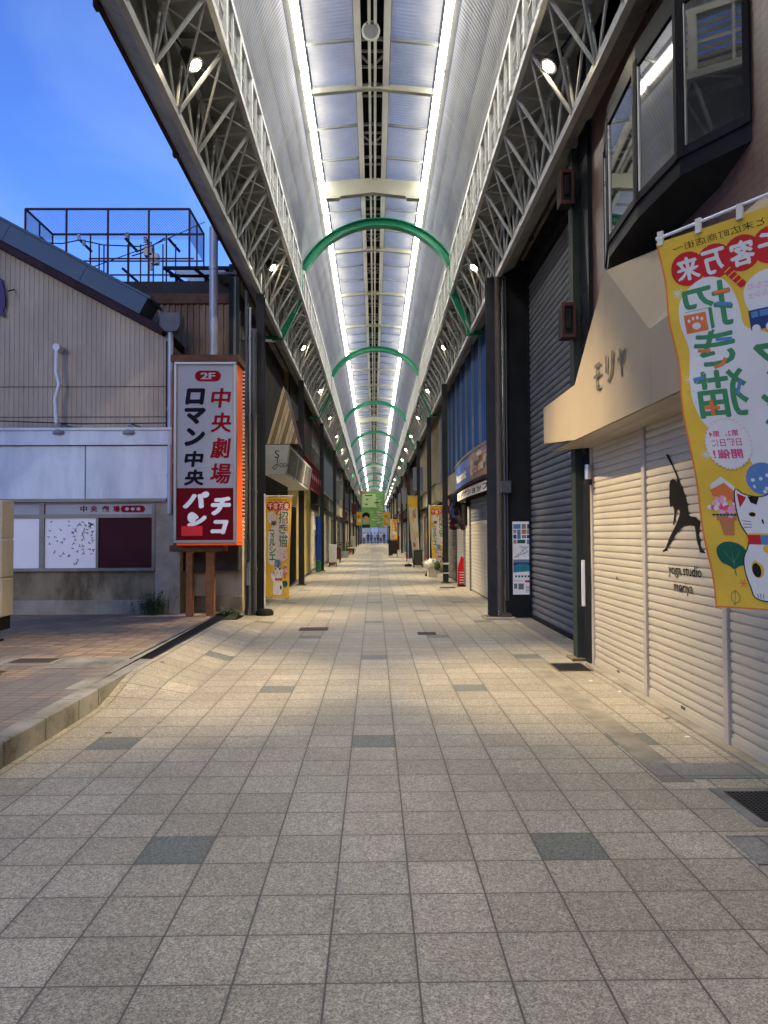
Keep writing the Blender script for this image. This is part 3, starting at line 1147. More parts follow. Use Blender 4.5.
# ------------------------------------------------------------------ old cinema building on the left
CD = 12.6
cin = thing('cinema_building', (-5, 14, PZ), 'old beige corrugated cinema building with pale blue white panels and sloping blue roof edge', 'building')
XR = at(238, 560, CD).x                       # right end of the front
zA = at(100, 499, CD).z                       # underside of the white band
zB = at(100, 430, CD).z                       # top of the white band
zW = at(100, 570, CD).z
x12, x155, x181 = -14.0, at(156, 540, CD).x, at(181, 560, CD).x
g = MB('concrete_dark')
g.box(-14, CD, 0, x155, 14.6, zW - .02)
g.build('lower_wall', parent=cin)
g = MB('concrete')
zs = at(100, 600, CD).z
g.box(-14, CD - .04, PZ - .02, x155, CD - .002, zs)
g.box(x155, CD - .06, PZ - .02, x181, 13.2, zA)
g.M('concrete_dark')
g.box(x181, 12.95, PZ - .02, XR + .01, 13.2, at(200, 598, CD).z)
bevel(g.build('pier', parent=cin), .01)
g = MB('beige_plaster')
g.box(x181, 13.0, at(200, 598, CD).z, XR, 13.2, 3.1)
g.box(x155, 12.9, zA - .3, XR, 13.2, 3.6)
g.M('wall_dark')
g.box(x155, 13.2, PZ, XR - .03, 14.2, 3.6)
g.build('beige_wall', parent=cin)
g = MB('wall_dark')
g.box(-14, 12.75, zW - .03, XR - .02, 20.0, zB + .1)
g.build('body', parent=cin)
# white band
xe = at(174, 460, CD).x
zM = at(100, 446, CD).z
g = MB('panel_white')
x = xe
while x > -13:
    g.box(max(-13.5, x - 1.42), CD - .10, zA, x - .008, CD, zM - .012)
    x -= 1.43
g.box(-13.5, CD - .16, zM, xe, CD + .06, zB)
g.box(-13.5, CD - .19, zB - .03, xe + .01, CD + .08, zB + .015)
bevel(g.build('white_band', parent=cin), .006)
g = MB('frame_metal')
g.box(-13.5, CD - .12, zA - .05, xe - .1, CD + .02, zA)
g.build('band_flashing', parent=cin)
# display window
w = MB('frame_metal')
zt, zb = at(80, 500, CD).z, at(80, 571, CD).z
z2, z3 = at(80, 514.5, CD).z, at(80, 518, CD).z
FW = FD(CD)
w.fbox(FW, -8, zt - .06, x155, zt, 0, .07)
w.fbox(FW, -8, zb, x155, zb + .05, 0, .08)
w.fbox(FW, x155 - .05, zb + .05, x155, zt - .06, 0, .07)
w.fbox(FW, -8, z3, x155 - .05, z2, 0, .055)
xm, xn = at(43, 540, CD).x, at(98, 540, CD).x
w.fbox(FW, xm - .04, zb + .05, xm + .04, z3, 0, .06)
w.fbox(FW, xm - .04, z2, xm + .04, zt - .06, 0, .06)
w.fbox(FW, xn - .02, zb + .05, xn + .02, z3, 0, .05)
win = w.build('display_window', parent=cin)
w = MB('strip_pale')
w.fbox(FW, -8, z2, xm - .04, zt - .06, .0, .03)
w.fbox(FW, xm + .04, z2, x155 - .05, zt - .06, .0, .03)
w.M('sign_red')
px_ = [87, 99, 111, 120.5]
for ch, xx in zip('中央劇場', [84.5, 94.7, 106, 117]):
    c = at(xx, 509, CD)
    w.text(FW, ch, c.x, c.z, .115, .105, .034, bold=.03)
a = at(133.5, 509, CD)
w.prism(FW, [(a.x + sx * .15 + .05 * math.cos(t), a.z + .055 * math.sin(t)) for sx, t0 in ((1, -90), (-1, 90)) for t in [R(t0 + q * 30) for q in range(7)]], .031, .036)
w.M('strip_pale')
for q in (-1, 0, 1):
    w.disc(FW, a.x + q * .095, a.z, .034, .03, .038, 8, .4)
w.build('title_strip', parent=win)
w = MB('white_flat')
w.fbox(FW, -8, zb + .05, xm - .04, z3, 0, .03)
w.build('blank_panel', parent=win)
w = MB('white_flat')
w.fbox(FW, xm + .04, zb + .05, xn - .02, z3, 0, .03)
w.M('ink_brown')
rnd = random.Random(3)
xa, xb = xm + .06, xn - .05
for i in range(64):
    t = rnd.random()
    uu = xa + (xb - xa) * (0.05 + .93 * rnd.random())
    vv = zb + .1 + (z3 - zb - .14) * rnd.random()
    if rnd.random() < .35:
        uu = xb - abs(rnd.gauss(0, .14))
        vv = z3 - .05 - abs(rnd.gauss(0, .25))
    if not (xa < uu < xb and zb + .08 < vv < z3 - .03):
        continue
    a = rnd.random() * 6.28
    for q in range(3):
        L = .012 + .024 * rnd.random()
        aa = a + q * 2.1 + rnd.random()
        w.stroke(FW, [(uu, vv), (uu + L * math.cos(aa), vv + L * math.sin(aa))], .007 + .006 * rnd.random(), .032 + i * .00003)
w.build('speckled_poster', parent=win)
w = MB('maroon')
w.fbox(FW, xn + .02, zb + .05, x155 - .05, z3, 0, .02)
for vv in (.33, .66):
    zz = zb + .05 + (z3 - zb - .05) * vv
    w.fbox(FW, xn + .02, zz - .004, x155 - .05, zz + .004, .02, .026)
w.build('maroon_panel', parent=win)

# upper wall under the raking roof edge
def roofz(x):                                  # lower eave line of the rake
    a, b = at(0, 250, CD), at(163, 338, CD)
    return a.z + (b.z - a.z) * (x - a.x) / (b.x - a.x)


xw = at(166.5, 400, CD).x
F = frame((-12, CD + .12, 0), (1, 0, 0), (0, 0, 1))
g = MB('corr_beige')
corr(g, F, xw + 12, 0, .08, .008, flat=.85, hfun=lambda u: roofz(u - 12) + .1, v0=zB + .0)
g.M('eave_dark')
for yy in (385.5, 416):
    z = at(80, yy, CD).z
    g.fbox(F, 0, z - .004, 12 + xw, z + .004, .010, .018)
g.fbox(F, xw + 12 - .03, zB, xw + 12 + .03, roofz(xw), 0, .06)
g.build('corrugated_wall', parent=cin)
g = MB('corr_beige')
g.box(-12, CD + .15, zB, xw, 20, roofz(xw) - .1)
g.prism(frame((0, CD + .15, 0), (1, 0, 0), (0, 0, 1)), [(-12, zB), (xw, zB), (xw, roofz(xw)), (-12, roofz(-12))], -7, 0)
g.build('upper_body', parent=cin)
g = MB('eave_dark')
pa, pb = at(0, 247, CD), at(163, 334, CD)
dd = (pb - pa).normalized()
F = frame(pa, dd, (-dd.z, 0, dd.x), (0, -1, 0))
Lr = (pb - pa).length
g.fbox(F, -7, -.02, Lr, .10, -7.4, .06)
g.M('roof_blue')
Lb = (at(139, 309, CD) - at(0, 237, CD)).length
g.fbox(F, -7, .10, Lb, .42, -.5, .10)
g.fbox(F, -7, .40, Lb + .05, .44, -.6, .13)
for q in range(-3, 3):
    g.fbox(F, q * 1.45 + .02, .11, q * 1.45 + .035, .40, .10, .106)
bevel(g.build('roof', parent=cin), .01)
# rain water hopper and pipe
t = thing('rainwater_pipe', at(172, 500, CD), 'pale grey hopper box and downpipe at the corner of the corrugated wall', 'downpipe')
g = MB('hopper_grey')
a, b = at(163, 330, CD), at(183, 316, CD)
F = FD(CD - .1)
g.prism(F, [(a.x + .08, a.z - .07), (b.x - .06, a.z - .07), (b.x, a.z + .03), (b.x, b.z), (a.x, b.z), (a.x, a.z + .03)], -.18, .1)
g.build('hopper', parent=t)
g = MB('pipe_grey')
c = at(172.5, 330, CD)
g.tube((c.x, CD - .12, c.z - .05), (c.x, CD - .12, 1.8), .045, 12)
for zz in (3.5, 2.4):
    g.tube((c.x, CD - .12, zz), (c.x, CD - .12, zz + .05), .055, 12)
g.build('pipe', parent=t, smooth=True)
# vent pipe with goose neck on the wall
t = thing('vent_pipe', at(60, 420, CD), 'bent white conduit running down the beige corrugated wall', 'conduit')
g = MB('plastic_white')
P = [at(58, 348, CD - .02), at(57.5, 372, CD - .02), at(60.5, 385, CD - .02), at(56.5, 400, CD - .02), at(58, 424, CD - .02)]
g.path([p_ + V((0, -.05, 0)) for p_ in P], .032, 10)
g.tube(P[0] + V((0, .1, 0)), P[0] + V((0, -.08, 0)), .06, 12)
g.build('pipe', parent=t, smooth=True)


def flood(px, lab):
    c = at(px, 430, CD - .1)
    t = thing('floodlight', c, lab, 'floodlight', 'floodlights on the white band')
    g = MB('metal_sheet')
    g.bell(c + V((0, 0, -.02)), [(.115, -.06), (.125, -.04), (.10, .01), (.05, .06), (.03, .12)], 18)
    g.build('hood', parent=t, smooth=True)
    g = MB('pipe_dark')
    g.tube(c + V((0, 0, .08)), c + V((0, .22, .14)), .016, 8)
    g.path([c + V((.02, 0, .1)), c + V((.15, .05, .06)), c + V((.34, .08, 0.0))], .008, 6)
    g.build('bracket', parent=t)


flood(60, 'dull metal floodlight under the bent white conduit')
flood(130, 'dull metal floodlight near the middle of the white band, no conduit above')
# purple emblem fragment on the wall
g = MB('print_navy')
mat('purple', (0.035, 0.015, 0.10), 0.5)
F = FD(CD + .08)
pts = [(-22, 262), (-6, 276), (2, 279), (5, 290), (6, 304), (4, 312), (6, 317), (1, 316), (-6, 309), (-20, 320), (-30, 300)]
g = MB('purple')
q = [pz(x, y, CD + .08) for x, y in pts]
g.prism(F, q[::-1], .0, .03)
tag(g.build('wall_emblem', loc=at(0, 316, CD + .08)), 'dark purple painted metal emblem on the corrugated wall at the left edge', 'emblem')
# overhead wire
g = MB('cable')
a, b, c = at(8, 291, CD - .1), at(90, 268, 16), at(205, 222, 21)
g.path([a, (a + b) / 2 + V((0, 0, -.05)), b, (b + c) / 2 + V((0, 0, -.06)), c], .012, 5)
tag(g.build('overhead_wire', loc=a), 'thin black wire rising across the beige wall towards the rooftop cage', 'wire')
g = MB('cable')
a, b = at(0, 421, CD - .05), at(166, 423, CD - .05)
g.path([a, (a + b) / 2 + V((0, 0, -.03)), b], .01, 5)
tag(g.build('wall_cable', loc=a), 'thin dark cable strung along the foot of the beige corrugated wall', 'cable')

# ------------------------------------------------------------------ cinema sign
SD = 11.9
sx0, sx1 = at(174, 450, SD).x, at(236.5, 450, SD).x
sz0, sz1 = at(205, 543, SD).z, at(205, 362, SD).z
sg = thing('cinema_sign', ((sx0 + sx1) / 2, SD + .3, PZ), 'tall white and red cinema and pachinko sign box with an orange side, on rusty posts', 'sign')
g = MB('metal_sheet')
F = FD(SD)
t_ = .045
g.fbox(F, sx0, sz0, sx1, sz0 + t_, -.05, .03)
g.fbox(F, sx0, sz1 - t_, sx1, sz1, -.05, .03)
g.fbox(F, sx0, sz0 + t_, sx0 + t_, sz1 - t_, -.05, .03)
g.fbox(F, sx1 - t_, sz0 + t_, sx1, sz1 - t_, -.05, .03)
bevel(g.build('face_frame', parent=sg), .006)
g = MB('sign_orange')
g.box(sx0 + .01, SD + .05, sz0 + .01, sx1 - .005, SD + .58, sz1 - .01)
g.fbox(F, sx0 + t_, sz0 - .035, sx1 + .01, sz0 - .002, -.58, .0)
g.build('orange_side', parent=sg)
zr = at(205, 488, SD).z
g = MB('sign_white')
g.box(sx0 + t_, SD, zr, sx1 - t_, SD + .04, sz1 - t_)
g.M('sign_redbg')
g.box(sx0 + t_, SD - .002, sz0 + t_, sx1 - t_, SD + .04, zr)
face = g.build('face_panel', parent=sg)
g = MB('sign_red')
F = FD(SD)
c = at(208, 376, SD)
g.prism(F, [(c.x + sx * .12 + .085 * math.cos(t), c.z + .085 * math.sin(t)) for sx, t0 in ((1, -90), (-1, 90)) for t in [R(t0 + q * 18) for q in range(11)]], .001, .006)
g.M('sign_white')
for dx in (-.006, .006):
    g.text(F, '2F', c.x + dx, c.z, .22, .105, .009 + dx * .05, bold=.02)


def col_text(g, chars, cx, ys, w, h, m, shear=0.0, bold=.05, o=.005):
    g.M(m)
    for ch, y in zip(chars, ys):
        c = at(cx, y, SD)
        g.text(F, ch, c.x, c.z, w, h, o, bold=bold, shear=shear)


g.M('sign_red')
for ch, x, y, w_, h_ in (('中', 221, 398, .30, .30), ('央', 221, 422.5, .31, .30), ('劇', 220.5, 448, .31, .31), ('場', 220.5, 473.5, .31, .31)):
    c = at(x, y, SD)
    for dx, dz in RING(.010):
        g.text(F, ch, c.x + dx, c.z + dz * .7, w_, h_, .005 + dx * .03 + dz * .04, shear=.12)
g.M('sign_black')
for ch, x, y, w_, h_ in (('ロ', 195.3, 396.5, .28, .22), ('マ', 195.3, 416, .30, .22), ('ン', 194.8, 437, .29, .25), ('中', 194, 459, .28, .23), ('央', 194, 477.5, .29, .23)):
    c = at(x, y, SD)
    for dx, dz in RING(.020 if ch in 'ロマン' else .012):
        g.text(F, ch, c.x + dx, c.z + dz, w_, h_, .005 + dx * .03 + dz * .04, shear=.12)
g.M('white_flat')
for ch, x, y, w_, h_ in (('パ', 196, 500, .40, .25), ('チ', 221, 506, .30, .28), ('ン', 197, 520, .28, .20), ('コ', 219.5, 527, .26, .20)):
    c = at(x, y, SD)
    for dx, dz in RING(.024):
        g.text(F, ch, c.x + dx, c.z + dz * .8, w_ * .92, h_ * .92, .006 + dx * .03 + dz * .04, shear=.3)
c = at(192, 517.5, SD)
g.disc(F, c.x, c.z, .07, .085, .007)
g.M('bright_red')
a, b = at(181.5, 536, SD), at(202.5, 526, SD)
g.fbox(F, a.x, a.z, b.x, b.z, .002, .008)
g.build('lettering', parent=face)
g = MB('rust')
a = at(205, 355, SD)
g.box(sx0 - .05, SD - .03, sz1 + .01, sx1 + .04, SD + .62, a.z)
g.build('rusty_cap', parent=sg)
g = MB('rust')
zc0, zc1 = at(170, 552, 12.3).z, at(170, 498, 12.3).z
g.box(sx0 - .12, SD + .2, sz0 - .14, sx1 - .25, SD + .58, sz0 - .04)
g.box(sx0 - .10, SD + .35, sz0 - .1, sx0, SD + .58, sz0 + .72)
g.build('rusty_bracket', parent=sg)
n = 44
for i in range(n):
    z = sz0 + .08 + (sz1 - sz0 - .12) * i / (n - 1)
    for x, sdn in ((sx1 + .0, 1), (sx0, -1)):
        g = MB('bulb')
        g.tube((x - sdn * .02, SD + .57, z), (x + sdn * .03, SD + .57, z), .015, 6)
        g.build('bulb', parent=sg)
for xx0, xx1 in ((186.5, 193), (206.5, 214.5)):
    g = MB('rust_post')
    a, b = at(xx0, 600, 12.2), at(xx1, 600, 12.2)
    g.box(a.x, 12.15, PZ - .02, b.x, 12.15 + (b.x - a.x), sz0 - .03)
    g.build('post', parent=sg)

# ------------------------------------------------------------------ cream sign stand at the left edge
t = thing('sign_stand', (-4.6, 9.35, PZ), 'blank cream box sign on short dark legs at the left edge', 'sign stand')
g = MB('cream_panel')
a, b = at(1.0, 618, 9.3), at(1.0, 500, 9.3)
for i in range(3):
    z0_ = a.z + (b.z - a.z) * i / 3
    z1_ = a.z + (b.z - a.z) * (i + 1) / 3
    g.box(a.x - 1.1, 9.3, z0_ + .004, a.x, 9.62, z1_)
bevel(g.build('cabinet', parent=t), .02, 3)
g = MB('black_steel')
g.box(a.x - 1.05, 9.32, a.z - .16, a.x - .03, 9.6, a.z + .002)
g.box(a.x - .12, 9.4, PZ, a.x - .08, 9.44, a.z - .1)
g.box(a.x - .16, 9.36, PZ, a.x - .06, 9.5, PZ + .02)
g.box(a.x - 1.0, 9.4, PZ, a.x - .96, 9.44, a.z - .1)
g.build('legs', parent=t)

# weeds at the wall foot
def leafclump(name, c, n, r, h, m, label, cat='weeds'):
    g = MB(m)
    rr = random.Random(int(c[0] * 100) + n)
    for i in range(n):
        a = rr.random() * 6.28
        d = abs(rr.gauss(0, r * .5))
        x, y = c[0] + d * math.cos(a), c[1] + d * math.sin(a) * .5
        hh = h * (0.3 + .7 * rr.random())
        lx, ly = rr.gauss(0, .06), rr.gauss(0, .04)
        b = V((x, y, c[2]))
        tp = b + V((lx, ly, hh))
        g.tube(b, tp, .002, 3, False)
        for q in range(5):
            p0 = b.lerp(tp, .3 + .7 * rr.random())
            a2 = rr.random() * 6.28
            L = .02 + .03 * rr.random()
            u = V((math.cos(a2), math.sin(a2), rr.uniform(-.4, .7))) * L
            w_ = V((-math.sin(a2), math.cos(a2), rr.uniform(-.3, .3))) * L * .35
            g.quad(p0, p0 + u * .5 + w_, p0 + u, p0 + u * .5 - w_)
    return tag(g.build(name, loc=c), label, cat)


c = at(152, 610, CD - .15)
leafclump('weeds', (c.x, CD - .15, PZ), 120, .35, .42, 'leaf', 'scrubby weeds growing at the foot of the stained cinema wall')
leafclump('weeds', (-2.42, 12.4, .13), 60, .25, .12, 'leaf', 'low green weeds at the far end of the drain channel')

# ------------------------------------------------------------------ building behind the cinema with its roof structures
bb = thing('corrugated_building', (-3.5, 18, 0), 'brown corrugated building with rusty parapet behind the cinema sign', 'building')
BD = 13.9
xL, xRr = at(148, 400, BD).x, at(236, 400, BD).x
zt = at(190, 298, BD).z
F = frame((xL - 1.5, BD, 0), (1, 0, 0), (0, 0, 1))
g = MB('corr_brown')
corr(g, F, xRr - xL + 1.5, zt, .11, .025, v0=0)
g.build('corrugated_wall', parent=bb)
g = MB('rust')
g.fbox(F, 1.4, zt - .12, xRr - xL + 1.5, zt + .02, .01, .06)
g.fbox(F, 1.4, zt, xRr - xL + 1.45, zt + .07, -.3, .05)
g.build('rusty_parapet', parent=bb)
g = MB('wall_dark')
g.box(xL - 4, BD + .03, 0, xRr, 28, zt - .05)
g.M('metal_sheet')
zz0, zz1 = at(150, 290, 15.5).z, at(150, 282, 15.5).z
g.box(at(120, 290, 15.5).x, 15.5, zt - .2, at(205, 290, 15.5).x, 19, at(150, 283, 15.5).z)
g.build('body', parent=bb)
g = MB('green_black')
for xx0, xx1, yy in ((229.5, 233.5, 265), (236.5, 240, 255)):
    a, b = at(xx0, yy, BD - .1), at(xx1, yy, BD - .1)
    g.box(a.x, BD - .15, 0, b.x, BD - .04, a.z)
g.M('beige_plaster')
a, b = at(233.5, 270, BD - .1), at(237, 270, BD - .1)
g.box(a.x, BD - .12, 0, b.x, BD - .04, a.z)
g.build('corner_posts', parent=bb)

t = thing('roof_awning', (at(197, 275, 14.4).x, 14.6, zt), 'flat translucent lean-to awning on a dark frame over the corrugated building', 'awning')
g = MB('awning_sheet')
A, B = at(160, 266, 14.1), at(236, 264, 14.1)
z0_ = A.z
x0_, x1_ = A.x, B.x
g.add([(x0_ + .15, 14.1, z0_ - .02), (x1_, 14.1, z0_), (x1_, 15.1, z0_ + .03), (x0_ + .35, 15.1, z0_ + .03)], [(0, 1, 2, 3)])
g.build('sheet', parent=t)
g = MB('black_steel')
for yq, zq in ((14.1, z0_ - .04), (14.6, z0_ - .01), (15.05, z0_ + .0)):
    g.bar((x0_ + .05, yq, zq), (x1_, yq, zq), .05, .06)
for f_ in (.06, .45, .85):
    xq = x0_ + (x1_ - x0_) * f_
    g.bar((xq, 14.05, z0_ - .05), (xq + .15, 15.1, z0_ - .01), .04, .05)
    g.tube((xq + .1, 14.6, zt - .1), (xq + .1, 14.6, z0_), .025, 6)
g.build('frame', parent=t)

# rooftop mesh cage with electrical gear
cg = thing('rooftop_cage', (-6.8, 21, 6), 'rust brown mesh cage of electrical gear on the roof against the blue sky', 'rooftop cage')
g = MB('rust_red')
Dn, Df = 20.0, 21.7
tl, tr = at(25.5, 209, Dn), at(189.5, 209.5, Dn)
zt_, zb_ = tl.z, at(100, 262, Dn).z - .8
n_p = [tl.x + (tr.x - tl.x) * k for k in (0, .25, .503, .752, 1)]
r_ = .032
for y_ in (Dn, Df):
    g.tube((tl.x, y_, zt_), (tr.x, y_, zt_), r_, 6)
    g.tube((tl.x, y_, zt_ - .78), (tr.x, y_, zt_ - .78), r_ * .7, 6) if y_ == Df else None
    for x in n_p:
        g.tube((x, y_, zb_), (x, y_, zt_), r_ if y_ == Dn else r_ * .8, 6)
for x in (tl.x, tr.x):
    g.tube((x, Dn, zt_), (x, Df, zt_), r_, 6)
    g.tube((x, (Dn + Df) / 2, zb_), (x, (Dn + Df) / 2, zt_), r_ * .8, 6)
for zz in (zt_ - 1.15, zt_ - 1.6, zt_ - 2.0):
    g.tube((tl.x + 1.5, Dn + .5, zz), (tr.x, Dn + .5, zz), .022, 6)
for f_ in (.40, .43, .58, .66, .74, .8, .88):
    x = tl.x + (tr.x - tl.x) * f_
    g.tube((x, Dn + .6, zb_), (x, Dn + .6, zt_ - .72), .022, 6)
g.build('frame', parent=cg)
g = MB('cable')
wv = 0.0035
st = .075
for (o_, du, L) in ((V((tl.x, Dn, 0)), V((1, 0, 0)), tr.x - tl.x), (V((tr.x, Dn, 0)), V((0, 1, 0)), Df - Dn), (V((tl.x, Dn, 0)), V((0, 1, 0)), Df - Dn)):
    zlo = zt_ - .82
    hgt = zt_ - zlo
    u = -hgt
    while u < L:
        for sgn in (1, -1):
            u0_, u1_ = (u, u + hgt) if sgn > 0 else (u + hgt, u)
            za, zb2 = zlo, zt_
            # clip to 0..L
            def pt(tt):
                return u0_ + (u1_ - u0_) * tt
            ts = [0.0, 1.0]
            for lim in (0, L):
                if (u0_ - lim) * (u1_ - lim) < 0:
                    ts.append((lim - u0_) / (u1_ - u0_))
            ts = sorted(ts)
            for ta, tb in zip(ts[:-1], ts[1:]):
                mid = pt((ta + tb) / 2)
                if 0 <= mid <= L:
                    g.tube(o_ + du * pt(ta) + V((0, 0, za + hgt * ta)), o_ + du * pt(tb) + V((0, 0, za + hgt * tb)), wv, 3, False)
        u += st
g.build('mesh', parent=cg)
g = MB('black_steel')
rr = random.Random(5)
for (x0q, y0q, x1q, y1q) in ((80, 240, 92, 252), (125, 238, 138, 252), (145, 237, 158, 262), (168, 238, 180, 252), (100, 278, 120, 286), (122, 268, 138, 282), (40, 237, 52, 248)):
    a, b = at(x0q, y0q, Dn + .7), at(x1q, y1q, Dn + .9)
    g.bar(a, b, .045, .06)
g.M('white_paint')
for (xq, yq) in ((79, 238), (84, 243), (127, 236), (150, 245), (153, 252), (155, 262), (151, 268), (145, 240), (39, 240), (48, 247)):
    a = at(xq, yq, Dn + .7)
    for k in range(3):
        g.tube(a + V((0, 0, k * .06 - .06)), a + V((0, 0, k * .06 - .03)), .05, 8)
g.M('metal_sheet')
for (xq, yq) in ((154, 258), (148, 250)):
    a = at(xq, yq, Dn + .6)
    g.box(a.x - .12, a.y, a.z - .14, a.x + .1, a.y + .2, a.z + .14)
g.M('cable')
for (x0q, y0q, x1q, y1q) in ((45, 243, 80, 240), (80, 240, 127, 246), (127, 246, 152, 243), (132, 256, 152, 246), (136, 252, 165, 238)):
    g.path([at(x0q, y0q, Dn + .7), at((x0q + x1q) / 2, (y0q + y1q) / 2 + 2, Dn + .7), at(x1q, y1q, Dn + .7)], .018, 5)
g.build('switch_gear', parent=cg)

# tall grey pole in front of the corrugated building
g = MB('pipe_grey')
a, b = at(213.5, 225, 13.2), at(213.5, 340, 13.2)
g.tube((b.x, 13.2, PZ), (b.x, 13.2, 4.6), .085, 14)
g.tube((b.x, 13.2, 4.6), (b.x, 13.2, 6.85), .075, 14)
g.tube((b.x, 13.2, 6.1), (b.x, 13.2, 6.14), .085, 14)
tag(g.build('utility_pole', loc=(b.x, 13.2, PZ), smooth=True), 'tall pale grey steel pole rising behind the cinema sign', 'pole')

# conduits between the cinema and the first column
lab = ['dark grey wall conduit just right of the cinema sign', 'thin grey conduit beside the dark steel column', 'stout grey downpipe against the black gap left of the first column']
for (px, r, top, m), lb in zip(((246.5, .035, 5.9, 'pipe_dark'), (250, .022, 5.6, 'pipe_grey'), (254, .05, 5.2, 'pipe_dark')), lab):
    c = at(px, 600, 13.75)
    g = MB(m)
    g.tube((c.x, 13.75, .0), (c.x, 13.75, top), r, 12)
    for z in (.8, 2.2, 3.6, 5.0):
        g.tube((c.x, 13.75, z), (c.x, 13.75, z + .04), r * 1.25, 12)
    tag(g.build('conduit', loc=(c.x, 13.75, 0), smooth=True), lb, 'conduit')
g = MB('strip_pale')
c = at(244.5, 560, 13.6)
g.box(c.x - .09, 13.6, c.z - .45, c.x + .08, 13.75, c.z - .05)
g.M('pipe_dark')
g.box(c.x - .09, 13.6, c.z + .0, c.x + .08, 13.75, c.z + .35)
tag(g.build('meter_box', loc=(c.x, 13.7, c.z)), 'grey electricity meter boxes in the dark gap beside the cinema', 'meter box')

# ------------------------------------------------------------------ columns, left
for i, (y, lb) in enumerate(((14.0, 'dark steel column behind the upright yellow banner on the left'), (21.8, 'dark column at the far end of the metal signboard on the left'),
             (30.3, 'dark column beside the blue downpipe on the left'), (40.0, 'left column beyond the pale glass shopfront'),
             (52.0, 'fifth dark column down the left side'), (64, 'sixth dark column down the left side'), (76, 'seventh dark column down the left side'),
             (88, 'eighth dark column down the left side'), (100, 'ninth dark column down the left side'), (112, 'tenth dark column down the left side'), (124, 'last dark column down the left side'))):
    column(-2.10, y, -1, 'h', lb)
for i, (y, k, lb) in enumerate(((8.7, 'g', 'greenish black column at the end of the cream shutters'), (13.1, 'h', 'dark column paired with a round brown downpipe on the right'),
             (22.4, 'h', 'dark column with white bands beside the white shutters'), (28.8, 'h', 'thin dark column beside the pale leaning banner'),
             (36.0, 'h', 'fifth dark column down the right side'), (46.8, 'h', 'sixth dark column down the right side'), (58, 'h', 'seventh dark column down the right side'), (70, 'h', 'eighth dark column down the right side'),
             (82, 'h', 'ninth dark column down the right side'), (94, 'h', 'tenth dark column down the right side'), (106, 'h', 'eleventh dark column down the right side'), (118, 'h', 'twelfth dark column down the right side'))):
    column(2.36 if i == 0 else (2.04 if i == 1 else 2.10), y, 1, k, lb)


# ------------------------------------------------------------------ yellow banners
def heart_cloud(pts, n=5):
    out = []
    for (cx, cy, rx, ry, a0, a1) in pts:
        for i in range(n + 1):
            a = R(a0 + (a1 - a0) * i / n)
            out.append((cx + rx * math.cos(a), cy + ry * math.sin(a)))
    return out


def smooth_blob(pts, n=4):
    """closed Catmull-Rom through the points"""
    out = []
    L = len(pts)
    for i in range(L):
        p0, p1, p2, p3 = [V((*pts[(i + k - 1) % L], 0)) for k in range(4)]
        for j in range(n):
            t = j / n
            q = .5 * ((2 * p1) + (-p0 + p2) * t + (2 * p0 - 5 * p1 + 4 * p2 - p3) * t * t + (-p0 + 3 * p1 - 3 * p2 + p3) * t ** 3)
            out.append((q.x, q.y))
    return out


def grow(pts, d):
    cx = sum(p[0] for p in pts) / len(pts)
    cy = sum(p[1] for p in pts) / len(pts)
    out = []
    L = len(pts)
    for i in range(L):
        a, b = V((*pts[i - 1], 0)), V((*pts[(i + 1) % L], 0))
        t = (b - a)
        nrm = V((t.y, -t.x, 0)).normalized()
        out.append((pts[i][0] + nrm.x * d, pts[i][1] + nrm.y * d))
    return out


